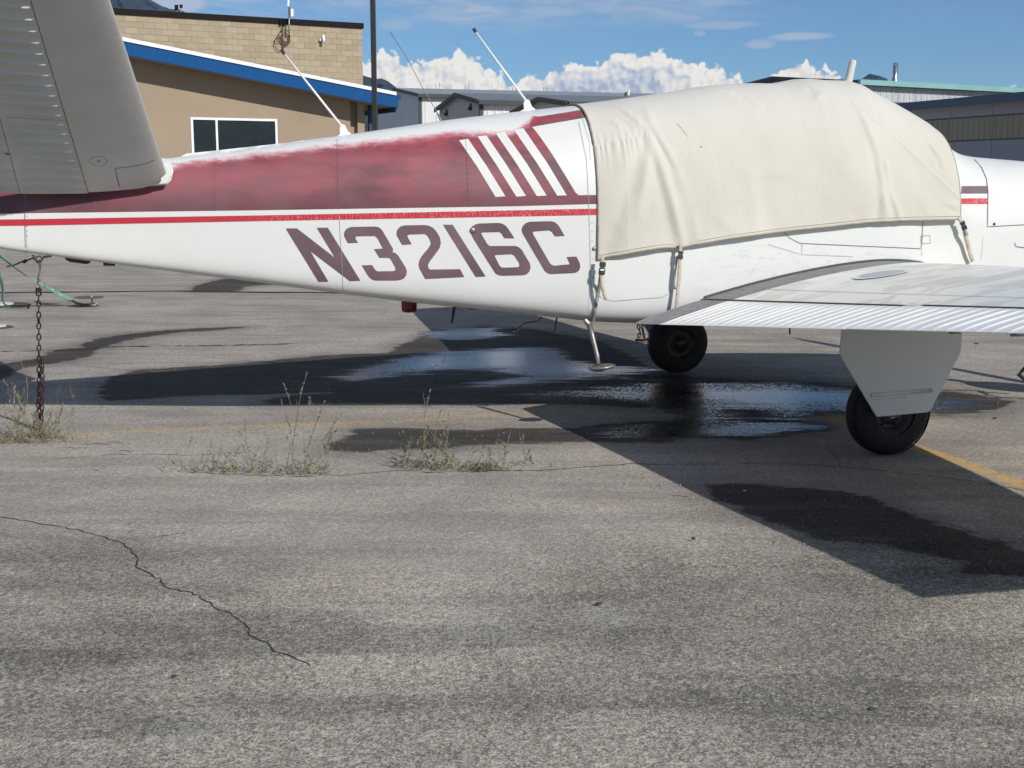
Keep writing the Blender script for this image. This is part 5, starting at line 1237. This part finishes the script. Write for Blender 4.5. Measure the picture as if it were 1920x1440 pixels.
mb.tube([ml(528, 45, 0.08), ml(529, 75, 0.08), ml(529, 90, 0.08), ml(531, 98, 0.08)], 0.016, 6).tube([ml(541, 60, 0.1), ml(539, 78, 0.1), ml(528, 90, 0.08)], 0.014, 6).tube([ml(517, 77, 0.08), ml(530, 80, 0.1), ml(543, 77, 0.08)], 0.012, 6)
mb.build('cable_coil', M_CABLE, ms, smooth=True)
cb = bw(602, 74, 0.0); cm = empty('wall_camera', cb, math.atan2(Bd.y, Bd.x), label='small white bullet camera high on the block wall', cat='camera')
MB().box((-0.08, -0.10, -0.06), (-0.02, 0.0, 0.02)).build('bracket', M_WTRIM, cm); recalc(MB().tube([Vector((0.03, -0.16, 0.13)), Vector((0.03, -0.20, -0.11))], 0.055, 14).build('housing', M_WTRIM, cm, smooth=True))
p = bw(341, 23, -0.5); an = empty('roof_aerial', p, label='tiny twin aerial standing on the coping near the mountain', cat='aerial')
MB().tube([Vector((-0.05, 0, -0.1)), Vector((-0.05, 0, 0.28))], 0.02, 6).tube([Vector((0.08, 0, -0.1)), Vector((0.08, 0, 0.3))], 0.02, 6).build('mast', M_STEEL, an); MB().box((-0.12, -0.02, 0.12), (-0.0, 0.02, 0.30)).box((0.05, -0.02, 0.2), (0.15, 0.02, 0.31)).build('dipole', M_COPING, an)

# stucco wing with the blue sloping roof edge
E0 = Vector((-3.93, 44.0, 0)); EZ = at(750, 173, 44.0).z; SL = (at(230, 65, 39.62).z - EZ) / 9.46
sb = placed('stucco_building', E0, Bd, label='tan stucco building with blue sloping roof edge and dark window', cat='building')
OH = 0.95; LW = 16.0
def zt(x): return EZ - SL * x                               # roof edge height at local x (negative to the left)
def slab(x0, x1, y0, y1, dz0, dz1):
    vs = [(x, y, zt(x) + dz) for x in (x0, x1) for y in (y0, y1) for dz in (dz0, dz1)]
    return vs, [[0, 1, 3, 2], [4, 6, 7, 5], [0, 4, 5, 1], [2, 3, 7, 6], [0, 2, 6, 4], [1, 5, 7, 3]]
xc = -0.852
recalc(MB().raw(*slab(-LW, -0.05, -0.045, 0.05, -0.115, 0.0)).build('roof_edge_flashing', M_WTRIM, sb))
recalc(MB().raw(*slab(-LW, xc - 0.34, 0.0, 0.06, -0.52, -0.118)).build('fascia', M_BLUE, sb)); recalc(MB().raw(*slab(xc - 0.335, 0.0, 0.002, 0.06, -0.52, -0.118)).build('fascia', M_BLUE, sb))
recalc(MB().raw(*slab(-LW, 0.0, 0.062, 2.6, -0.10, -0.03)).build('roof', worn('roof_sheet', (0.35, 0.36, 0.37), 0.6, 0.1, 1), sb))
recalc(MB().raw(*slab(-LW, -0.06, 0.062, 2.6, -0.50, -0.45)).build('soffit', M_SOFFIT, sb))
recalc(MB().raw(*slab(-0.055, 0.0, 0.062, 5.5, -0.66, -0.11)).build('side_fascia', M_BLUED, sb))
MB().box((0.0, -0.02, zt(0) - 0.24), (0.13, 5.5, zt(0) - 0.10)).build('gutter', M_BLUE, sb)
MB().raw([(0.0, -0.02, zt(0) - 0.24), (0.06, -0.02, zt(0) - 0.24), (0.0, -0.02, zt(0) - 0.52)], [[0, 1, 2]]).build('gutter_bracket', M_BLUED, sb)
# wall with a window opening and a vertical recess near its corner
def wl(u, v):
    p = vhit(u, v, E0 - Bn * OH, Bn) - E0; return p.dot(Bd), p.z
wx0, wz1 = wl(357, 218.5); wx1, _ = wl(519.5, 225); wz1 = (wz1 + wl(519, 224.5)[1]) / 2; wz0 = wz1 - 1.45
rx0, rx1 = wl(657, 230)[0], wl(670.5, 230)[0]
def wallpiece(x0, x1, z0, z1=None, y0=OH, y1=OH + 0.25):
    zz = [(z1 if z1 else zt(x) - 0.46) for x in (x0, x1)]
    return [(x0, y0, z0), (x1, y0, z0), (x1, y1, z0), (x0, y1, z0), (x0, y0, zz[0]), (x1, y0, zz[1]), (x1, y1, zz[1]), (x0, y1, zz[0])], [[3, 2, 1, 0], [4, 5, 6, 7], [0, 1, 5, 4], [1, 2, 6, 5], [2, 3, 7, 6], [3, 0, 4, 7]]
mb = MB().raw(*wallpiece(-LW, wx0, 0)).raw(*wallpiece(wx1, rx0, 0)).raw(*wallpiece(rx1, xc, 0)).raw(*wallpiece(wx0, wx1, 0, wz0)).raw(*wallpiece(wx0, wx1, wz1)).raw(*wallpiece(rx0, rx1, 0, None, OH + 0.22, OH + 0.25)).box((xc - 0.25, OH + 0.25, 0), (xc, OH + 5, zt(xc) - 0.46))
recalc(mb.build('wall', M_STUCCO, sb))
fw = 0.075; mid = wl(405.5, 222)[0]; yf = OH + 0.05
wnd = MB().box((wx0, yf - 0.07, wz1 - fw), (wx1, yf, wz1)).box((wx0, yf - 0.07, wz0), (wx1, yf, wz0 + fw)).box((wx0, yf - 0.07, wz0 + fw), (wx0 + fw, yf, wz1 - fw)).box((wx1 - fw, yf - 0.07, wz0 + fw), (wx1, yf, wz1 - fw)).box((mid - 0.035, yf - 0.065, wz0 + fw), (mid + 0.035, yf, wz1 - fw)).build('window', M_WTRIM, sb)
MB().box((wx0 + fw, yf - 0.02, wz0 + fw), (mid - 0.035, yf - 0.01, wz1 - fw)).build('pane', M_GLASSD, wnd); MB().box((mid + 0.035, yf - 0.035, wz0 + fw), (wx1 - fw, yf - 0.025, wz1 - fw)).build('pane', M_GLASSD, wnd)
a = wl(696, 230)[0]; MB().box((a - 0.10, OH - 0.06, 0), (a + 0.03, OH + 0.06, zt(a) - 0.47)).build('downspout', M_BLUED, sb)
a = wl(712, 230)[0]; MB().box((a - 0.12, OH + 0.5, 0), (a + 0.12, OH + 0.74, zt(a) - 0.47)).build('corner_post', worn('blue_grey_post', (0.13, 0.16, 0.22), 0.6, 0.1, 2), sb)
# ground floor plinth block to the right of the pole
# dark pole in front
pb = at(701.5, 150, 32.0); po = empty('light_pole', (pb.x, pb.y, 0), label='tall dark square pole standing in front of the tan building', cat='light pole')
M_POLE = worn('black_bronze_pole', (0.022, 0.022, 0.022), 0.45, 0.1, 2)
bevel(MB().box((-0.063, -0.063, 0), (0.063, 0.063, 9.0)).build('shaft', M_POLE, po), 0.012); MB().box((-0.18, -0.18, 0), (0.18, 0.18, 0.03)).build('base_plate', M_POLE, po)
bevel(MB().box((-0.05, -0.05, 8.8), (0.9, 0.05, 8.9)).box((0.5, -0.2, 8.72), (1.15, 0.2, 8.86)).build('lamp_head', M_POLE, po), 0.01)

# grey gabled hangars behind the tail
M_GREYW = worn('slate_grey_cladding', (0.54, 0.575, 0.59), 0.6, 0.06, 1.2)
M_WHITEW = worn('white_cladding', (0.66, 0.67, 0.67), 0.55, 0.05, 1.0)
M_TRIMD = worn('charcoal_trim', (0.035, 0.040, 0.045), 0.5, 0.1, 2)
M_ROOFG = worn('grey_green_roof', (0.15, 0.175, 0.18), 0.5, 0.08, 1.0)
M_ROOFG2 = worn('light_grey_roof', (0.26, 0.28, 0.30), 0.5, 0.08, 1.0)
def hangar(name, R, width, ze, zp, length, gdir, mw, mside, mroof, mtrim, rib, label, lights=(), group=None, ribw=0.03, tk=1.0):
    """R: nearest eave corner; gdir: direction of the gable wall (away); local x along the ridge, y along the gable"""
    gdir = Vector((*gdir, 0)).normalized(); rd = Vector((gdir.y, -gdir.x, 0))
    h = empty(name, R, math.atan2(rd.y, rd.x), label=label, cat='hangar', group=group)
    # gable wall in the plane x = 0, side wall in the plane y = 0 (towards the viewer)
    recalc(MB().prism([(0, 0.02, 0), (0, width, 0), (0, width, ze), (0, width / 2, zp), (0, 0.02, ze)], (0.15, 0, 0)).build('gable_wall', mw, h))
    sw = MB().box((0.15, 0.0, 0), (length, 0.1, ze)); x = 0.3
    while x < length: sw.prism([(x - ribw, 0, 0.0), (x + ribw, 0, 0.0), (x + ribw * 0.5, -0.03, 0.0), (x - ribw * 0.5, -0.03, 0.0)][::-1], (0, 0, ze)); x += rib
    so = recalc(sw.build('side_wall', mside, h)); MB().box((length - 0.15, 0.1, 0), (length, width, ze)).build('end_wall', mw, h)
    MB().box((0.15, width - 0.1, 0), (length, width, ze)).build('back_wall', mside, h)
    o_ = 0.22 * tk; k = (zp - ze) / (width / 2); rf = MB()
    for y0, y1, z0, z1 in ((-o_, width / 2, ze - k * o_, zp), (width + o_, width / 2, ze - k * o_, zp)):
        rf.prism([(-0.15, y0, z0), (-0.15, y1, z1), (-0.15, y1, z1 + 0.06), (-0.15, y0, z0 + 0.06)], (length + 0.3, 0, 0))
    recalc(rf.build('roof', mroof, h))
    t = MB()
    for y0, y1, z0, z1 in ((-o_ - 0.02, width / 2, ze - k * o_, zp), (width + o_ + 0.02, width / 2, ze - k * o_, zp)): t.prism([(-0.20, y0, z0 - 0.10 * tk), (-0.20, y1, z1 - 0.10 * tk), (-0.20, y1, z1 + 0.07 * tk), (-0.20, y0, z0 + 0.07 * tk)], (0.05, 0, 0))
    recalc(t.build('rake_trim', mtrim, h)); MB().box((-0.15, -o_ - 0.10, ze - k * o_ - 0.12), (length + 0.15, -o_, ze - k * o_ + 0.05)).build('eave_trim', mtrim, h)
    MB().box((-0.04, -0.04, 0), (0.10, 0.10, ze - 0.02)).build('corner_trim', mtrim, h)
    for y, z in lights:
        l = MB().box((-0.12, y - 0.14, z), (-0.0, y + 0.10, z + 0.14)).box((-0.05, y - 0.08, z + 0.1), (0, y + 0.06, z + 0.26)); l.build('wall_light', M_BLKP, h)
    return h, rd, gdir
GD = (-0.3, 0.954)
hg = 'grey gabled hangars behind the fuselage'
h1 = hangar('hangar', Vector((-4.78, 66.4, 0)), 10.8, at(791, 177, 66.4).z, at(750, 167, 71.6).z, 42, GD, M_GREYW, M_WHITEW, M_ROOFG2, M_TRIMD, 0.6, 'tallest grey gabled hangar, beside the end of the blue roof edge', [(6.0, at(747, 207, 72.0).z)], hg)
h2 = hangar('hangar', Vector((-1.24, 50.2, 0)), 6.5, at(902, 189, 50.2).z, at(862, 177, 53.3).z, 26, GD, M_GREYW, M_WHITEW, M_ROOFG, M_TRIMD, 0.32, 'grey gabled hangar with two small black wall lights, between two others', [(1.35, at(888, 207, 51.5).z), (5.2, at(832, 217, 55.1).z)], hg)
h3 = hangar('hangar', Vector((1.36, 29.0, 0)), 4.0, at(1070, 194, 29.0).z, at(1010, 186, 30.9).z, 6, GD, M_GREYW, M_WHITEW, M_ROOFG, M_TRIMD, 0.32, 'low grey gabled hangar just left of the canvas cover', [], hg, 0.02, 0.55)
# roof vents: thin double pipes on the tall hangar, one flue with a pale cap
for u, v, h_ in ((820, 167, 0.36), (875, 169, 0.36), (964, 173, 0.34), (1022, 176, 0.42)):
    p = at(u, v + 2, 74.0); vn = empty('roof_vent', p, label='thin twin pipes on the long grey hangar roof, %s' % {820: 'leftmost pair', 875: 'second pair from the left', 964: 'just left of the whip aerial', 1022: 'tallest, right of the whip aerial'}[u], cat='vent')
    MB().tube([Vector((-0.09, 0, -0.3)), Vector((-0.09, 0, h_))], 0.016, 6).tube([Vector((0.12, 0, -0.3)), Vector((0.12, 0, h_ + 0.05))], 0.016, 6).build('pipe', M_STEEL, vn)
p = at(1173, 186, 60.0); vn = empty('flue', p, label='short dark flue with a pale cap rising behind the canvas cover', cat='flue')
MB().tube([Vector((0, 0, -0.8)), Vector((0, 0, 0.32))], 0.05, 10).build('pipe', M_TRIMD, vn); MB().tube([Vector((0.13, 0, 0.18)), Vector((0.13, 0, 0.42))], 0.06, 10).build('cap', M_WTRIM, vn)

# hangar with teal roof edge at the right
M_CORR = rand_mat('galvanised_cladding', (0.36, 0.385, 0.40), (0.47, 0.49, 0.50), 0.45, 0.05, 8)
M_TEAL = worn('teal_gutter', (0.20, 0.38, 0.37), 0.5, 0.06, 1)
h4, rd4, gd4 = hangar('hangar', Vector((16.1, 60.0, 0)), 11.3, at(1592, 153.5, 60.0).z, at(1440, 146, 64.9).z, 24, (-0.5, 0.866), worn('grey_gable', (0.13, 0.14, 0.14), 0.6, 0.1, 1), worn('galvanised_backing', (0.30, 0.32, 0.33), 0.5, 0.05, 1), M_TRIMD, M_TRIMD, 99, 'large hangar with ribbed silver wall and pale teal gutter at the right')
pm = bpy.data.meshes.new('wall_panel'); t_ = MB().prism([(0.0, 0, 0), (0.385, 0, 0), (0.385, -0.012, 0), (0.30, -0.012, 0), (0.27, -0.045, 0), (0.22, -0.045, 0), (0.19, -0.012, 0), (0.0, -0.012, 0)][::-1], (0, 0, at(1592, 150, 60.0).z - 0.25)); pm.from_pydata([tuple(v) for v in t_.v], [], t_.f); pm.materials.append(M_CORR)
for i in range(60):
    o = bpy.data.objects.new('wall_panel', pm); C.objects.link(o); o.parent = h4; o.location = (0.16 + i * 0.39, 0.0, 0)
zg = at(1592, 150, 60.0).z; MB().box((-0.2, -0.42, zg - 0.24), (24.2, -0.23, zg)).build('gutter', M_TEAL, h4); MB().box((-0.16, -0.22, zg - 0.06), (24.1, 0.0, zg + 0.0)).build('eave_flashing', M_TEAL, h4)
p = at(1678, 152, 66.0); fl = empty('chimney_flue', p, label='galvanised chimney flue with rain cap on the teal edged roof', cat='flue')
MB().lathe([(0.155, -0.6), (0.155, 0.12), (0.125, 0.18), (0.125, 0.78), (0, 0.78)], 20).build('pipe', worn('galvanised_pipe', (0.40, 0.41, 0.42), 0.35, 0.2, 3, metal=0.8), fl, smooth=True); MB().lathe([(0, 0.93), (0.16, 0.86), (0.16, 0.84), (0, 0.84)], 20).tube([(0.1, 0, 0.76), (0.1, 0, 0.86)], 0.01, 5).tube([(-0.1, 0, 0.76), (-0.1, 0, 0.86)], 0.01, 5).build('rain_cap', M_STEEL, fl)

# near hangar at the right, seen along its shaded front
Fd = Vector((-0.315, 0.949, 0)).normalized(); F0 = Vector((18.1, 44.4, 0)) - Fd * 9
fh = placed('hangar', F0, Fd, label='low shaded hangar with navy eave and olive panel band, nearest at right', cat='hangar')
L_ = 20.0; ez = at(1920, 173, 44.4).z
# local x runs away along the front; local y to the left = towards the camera side
MB().box((0, -14, 0), (L_, 0, ez - 0.26)).build('wall', worn('grey_hangar_wall', (0.115, 0.115, 0.125), 0.7, 0.06, 0.7), fh)
MB().prism([(0, 0.30, ez - 0.24), (0, 0.30, ez), (0, -14.3, ez + 0.5), (0, -14.3, ez + 0.26)], (L_ + 0.2, 0, 0)).build('roof', M_BLUED, fh)
MB().box((-0.05, 0.302, ez - 0.27), (L_ + 0.2, 0.42, ez + 0.02)).build('eave_fascia', worn('navy_fascia', (0.03, 0.06, 0.105), 0.45, 0.1, 1.0), fh)
M_OLIVE = rand_mat('olive_panel', (0.235, 0.225, 0.165), (0.29, 0.28, 0.21), 0.6, 0.1, 6); M_GREYP = rand_mat('blue_grey_panel', (0.235, 0.25, 0.29), (0.26, 0.28, 0.32), 0.6, 0.05, 6); M_GREYU = rand_mat('warm_grey_panel', (0.30, 0.29, 0.31), (0.32, 0.31, 0.33), 0.6, 0.05, 6)
def panel_mesh(nm, z0, z1, m, ribs=0):
    t_ = MB().box((0.012, 0.004, z0), (2.428, 0.05, z1))
    for i in range(ribs): x = 2.44 * (i + 0.5) / ribs; t_.prism([(x - 0.05, 0.05, z0), (x + 0.05, 0.05, z0), (x + 0.02, 0.075, z0), (x - 0.02, 0.075, z0)][::-1], (0, 0, z1 - z0))
    me = bpy.data.meshes.new(nm); me.from_pydata([tuple(v) for v in t_.v], [], t_.f); me.materials.append(m); me.update()
    bm = bmesh.new(); bm.from_mesh(me); bmesh.ops.recalc_face_normals(bm, faces=bm.faces); bm.to_mesh(me); bm.free(); return me
for me_ in (panel_mesh('olive_panel', at(1920, 257, 44.4).z, at(1920, 213, 44.4).z, M_OLIVE, 8), panel_mesh('door_panel', 0.05, at(1920, 260, 44.4).z, M_GREYP), panel_mesh('upper_panel', at(1920, 210, 44.4).z, at(1920, 186, 44.4).z, M_GREYU)):
    for i in range(8):
        o = bpy.data.objects.new(me_.name, me_); C.objects.link(o); o.parent = fh; o.location = (0.07 + 9 + 1.96 - 2.44 * 4 + 2.44 * i - 0.0, 0, 0)

# ------------------------------------------------------------------ mountains
def mountain(name, pts, dist, depth_, seed, m):
    rnd = random.Random(seed); n = 220; us = np.linspace(pts[0][0], pts[-1][0], n); vs_ = np.interp(us, [p[0] for p in pts], [p[1] for p in pts]); rows = 14; V_, F_ = [], []
    for j in range(rows + 1):
        f = j / rows; dd = dist - depth_ * (1 - f)
        for i in range(n):
            d = ray(us[i], vs_[i]); zr = CAMH + d.z * (dist / d.y)
            rough_ = math.sin(us[i] * 0.13 + seed) * 0.5 + math.sin(us[i] * 0.31 + seed * 2 + j) * 0.3 + rnd.uniform(-0.5, 0.5) * 0.35
            z = zr * (f ** 0.8) + rough_ * zr * 0.035 * (1.0 if j < rows else 0.35) - (3 if j == 0 else 0)
            V_.append((d.x / d.y * dd + math.sin(j * 2.1 + us[i] * 0.05) * dist * 0.004, dd + math.sin(us[i] * 0.21 + j) * dist * 0.01, max(z, -3)))
    for j in range(rows):
        for i in range(n - 1): F_.append([j * n + i, j * n + i + 1, (j + 1) * n + i + 1, (j + 1) * n + i])
    return recalc(mesh(name, V_, F_, m, smooth=False, kind='structure'))
M_MTN = worn('forested_slope', (0.012, 0.022, 0.024), 0.95, 0.5, 0.004, bumps=1.0, bscale=0.03)
mountain('mountain', [(-900, 120), (-500, 20), (-200, -60), (60, -50), (200, -18), (250, -9), (282, 0), (298, 8), (315, 18), (335, 21), (420, 40), (560, 92), (640, 130), (700, 148), (722, 151), (745, 165), (770, 178), (900, 215), (1100, 240)], 5200, 2300, 3, M_MTN)
mountain('mountain', [(1400, 240), (1560, 190), (1600, 162), (1617, 148), (1632, 141), (1643, 137.5), (1652, 141), (1666, 150), (1700, 170), (1800, 178), (1950, 165), (2300, 150), (2800, 200)], 6500, 1500, 8, M_MTN)

# ------------------------------------------------------------------ weeds in the cracks
M_STEM = worn('dry_weed_stem', (0.25, 0.22, 0.13), 0.8, 0.3, 20); M_LEAF = worn('grey_green_leaf', (0.19, 0.185, 0.095), 0.75, 0.45, 9); M_PALE = worn('bleached_stalk', (0.42, 0.37, 0.22), 0.8, 0.2, 20); M_SEED = worn('grey_seed_head', (0.26, 0.25, 0.17), 0.85, 0.3, 20)
def leaf(mb, p, d, L, w, rnd):
    s_ = d.cross(Vector((rnd.uniform(-1, 1), rnd.uniform(-1, 1), rnd.uniform(-1, 1)))).normalized() * w
    mb.raw([p, p + d * L * 0.5 + s_, p + d * L, p + d * L * 0.5 - s_], [[0, 1, 2, 3]])
def weed(u, v, label, seed, height=0.25, spread=0.25, stems=16, density=1.0, tall=(), low=0, mstem=None):
    rnd = random.Random(seed); b_ = gnd(u, v); o = empty('weed', b_, label=label, cat='weed', group='weeds growing from the crack' if seed < 50 else None)
    st_, lf_, sd_ = MB(), MB(), MB()
    def stem(p0, dirv, L, r0, leaves, heads=False, branch=True):
        leaves = int(leaves * 0.62)
        pts = [p0]; d = dirv.normalized(); n = 9
        for i in range(n):
            d = (d + Vector((rnd.gauss(0, 0.11), rnd.gauss(0, 0.11), 0.05 + rnd.gauss(0, 0.06)))).normalized(); pts.append(pts[-1] + d * L / n)
        st_.tube(pts, [r0 * (1 - 0.7 * i / n) for i in range(n + 1)], 4)
        for _ in range(leaves):
            t = rnd.uniform(0.08, 1.0); i = min(n - 1, int(t * n)); p = pts[i].lerp(pts[i + 1], t * n - i if i < n else 1)
            dd = (Vector((rnd.gauss(0, 1), rnd.gauss(0, 1), rnd.gauss(0.5, 0.7)))).normalized(); leaf(lf_, p, dd, rnd.uniform(0.007, 0.018) * (1.3 - 0.6 * t), rnd.uniform(0.0016, 0.0036), rnd)
        if heads:
            for _ in range(26):
                t = rnd.uniform(0.62, 1.0); i = min(n - 1, int(t * n)); p = pts[i].lerp(pts[i + 1], t * n - i)
                leaf(sd_, p, Vector((rnd.gauss(0, 0.6), rnd.gauss(0, 0.6), 1)).normalized(), rnd.uniform(0.006, 0.012), 0.0035, rnd)
        if branch:
            for _ in range(rnd.randint(2, 4)):
                i = rnd.randint(2, n - 1); q = pts[i]; stem(q, (d + Vector((rnd.gauss(0, 0.7), rnd.gauss(0, 0.7), 0.25))), L * rnd.uniform(0.18, 0.42), r0 * 0.6, int(leaves * 0.4), heads and rnd.random() < 0.5, False)
    for _ in range(stems):
        a = rnd.uniform(0, 2 * math.pi); k = rnd.random() ** 0.6
        p0 = Vector((rnd.gauss(0, spread * 0.42), rnd.gauss(0, 0.025), 0)); L = height * rnd.uniform(0.35, 1.05)
        stem(p0, Vector((math.cos(a) * 0.55, math.sin(a) * 0.45, 1 - 0.4 * k)), L, 0.0014, int(15 * density), rnd.random() < 0.25)
    for (dx, L, lean) in tall: stem(Vector((dx, 0, 0)), Vector((lean, 0.02, 1)), L, 0.0024, int(18 * density), True, stems > 0)
    for _ in range(low):
        p0 = Vector((rnd.gauss(0, spread * 0.45), rnd.gauss(0, 0.02), 0)); a = rnd.uniform(0, 6.28)
        stem(p0, Vector((math.cos(a), math.sin(a) * 0.6, 0.45)), height * rnd.uniform(0.18, 0.4), 0.0012, 16, False, False)
    st_.build('stem', mstem or M_STEM, o, kind='stuff')
    if lf_.v: lf_.build('foliage', M_LEAF, o, kind='stuff')
    if sd_.v: sd_.build('seed_heads', M_SEED, o, kind='stuff')
    return o
weed(20, 828, 'dense green weed clump left of the foot of the hanging chain', 51, 0.34, 0.42, 34, 1.5, [(0.05, 0.42, 0.1)], 60)
weed(84, 818, 'low weed tuft with a long bent stalk right of the chain foot', 52, 0.17, 0.12, 9, 1.2, [(0.0, 0.28, 0.75), (0.02, 0.22, 1.0)], 22)
weed(432, 884, 'low sprawling green weed left of the tallest weed', 1, 0.17, 0.34, 22, 1.1, [(0.1, 0.26, 0.1), (0.3, 0.30, 0.12)], 36)
weed(556, 888, 'tallest weed, a spindly stalk rising into the airplane shadow', 2, 0.26, 0.20, 11, 1.0, [(-0.02, 0.52, 0.0), (0.03, 0.42, 0.22), (0.05, 0.36, 0.3)], 26)
weed(612, 880, 'thin upright sprig right of the tallest weed', 3, 0.14, 0.05, 2, 0.7, [(0.0, 0.22, 0.05)], 3)
weed(352, 880, 'single bleached dry stalk at the left end of the crack weeds', 4, 0.05, 0.02, 0, 0.3, [(0.0, 0.16, -0.12)], 0, M_PALE)
weed(812, 878, 'bushy weed with one tall bare spike in the middle of the asphalt', 5, 0.25, 0.20, 14, 1.0, [(-0.05, 0.40, -0.08), (0.0, 0.3, 0.05), (0.06, 0.28, 0.15)], 22)
weed(905, 880, 'low green mat of weed at the right end of the crack weeds', 6, 0.16, 0.26, 16, 1.2, [(0.1, 0.2, 0.1)], 50)
weed(760, 872, 'sparse low sprig left of the bushy weed', 7, 0.13, 0.10, 5, 0.8, [], 8)
weed(985, 872, 'tiny thin sprig right of the low green mat', 8, 0.10, 0.05, 2, 0.7, [(0.0, 0.15, 0.0)], 2)

# small litter
M_PEB = worn('dark_pebble', (0.05, 0.045, 0.04), 0.8, 0.3, 30)
def pebble(u, v, r, label, seed, m=None, flat=0.5):
    rnd = random.Random(seed); bm = bmesh.new(); bmesh.ops.create_icosphere(bm, subdivisions=2, radius=r)
    for q in bm.verts: q.co = Vector((q.co.x * 1.4, q.co.y * 0.9, q.co.z * flat)) * rnd.uniform(0.8, 1.15)
    me = bpy.data.meshes.new('pebble'); bm.to_mesh(me); bm.free(); o = link('pebble', me, m or M_PEB, None, True, label=label, cat='pebble'); o.location = gnd(u, v) + Vector((0, 0, r * flat * 0.6 - 0.004)); return o
pebble(1122, 1131, 0.009, 'dark flat pebble alone in the middle of the foreground asphalt', 1); pebble(1300, 1009, 0.007, 'small dark pebble below the airplane shadow edge', 2, flat=0.8); pebble(1635, 1328, 0.008, 'dark pebble near the lower right of the asphalt', 3)
pebble(326, 1266, 0.006, 'small dark pebble in the lower left asphalt', 4); pebble(1396, 919, 0.006, 'pale pebble lying on the damp patch in the wing shadow', 5, worn('pale_pebble', (0.5, 0.48, 0.44), 0.8, 0.1, 9)); pebble(1831, 644, 0.014, 'dark pebble on the sunlit asphalt right of the gear door', 6); pebble(1866, 783, 0.010, 'dark pebble near the yellow line at the right', 7)
# loose grit over the near asphalt: too many to count
rnd = random.Random(77); mb = MB()
for _ in range(5200):
    x = rnd.uniform(-3.6, 3.4); y = 2.6 + 7.5 * rnd.random() ** 1.2; r = rnd.uniform(0.0012, 0.0034); a = rnd.uniform(0, 3.14); c0 = Vector((x, y, 0.0))
    mb.raw([c0 + Vector((math.cos(a + k * 2.09) * r * rnd.uniform(0.7, 1.4), math.sin(a + k * 2.09) * r, -0.009)) for k in range(3)] + [c0 + Vector((0, 0, r * 0.9))], [[0, 1, 3], [1, 2, 3], [2, 0, 3]])
mb.build('grit', worn('grit_stone', (0.33, 0.31, 0.28), 0.85, 0.6, 90), None, kind='stuff', label='loose fine grit scattered over the asphalt')
HAZE = True
if HAZE:
    hz = MB().box((-7000, -60, -1.2), (7000, 7200, 1500)).build('haze', None, None, kind='stuff')
    m = bpy.data.materials.new('haze_air'); m.use_nodes = True; nt = m.node_tree; nt.nodes.clear()
    ou = nt.nodes.new('ShaderNodeOutputMaterial'); pv = nt.nodes.new('ShaderNodeVolumePrincipled'); pv.inputs['Color'].default_value = (0.40, 0.66, 1.0, 1); pv.inputs['Density'].default_value = 0.00004
    nt.links.new(pv.outputs[0], ou.inputs['Volume']); hz.data.materials.append(m)
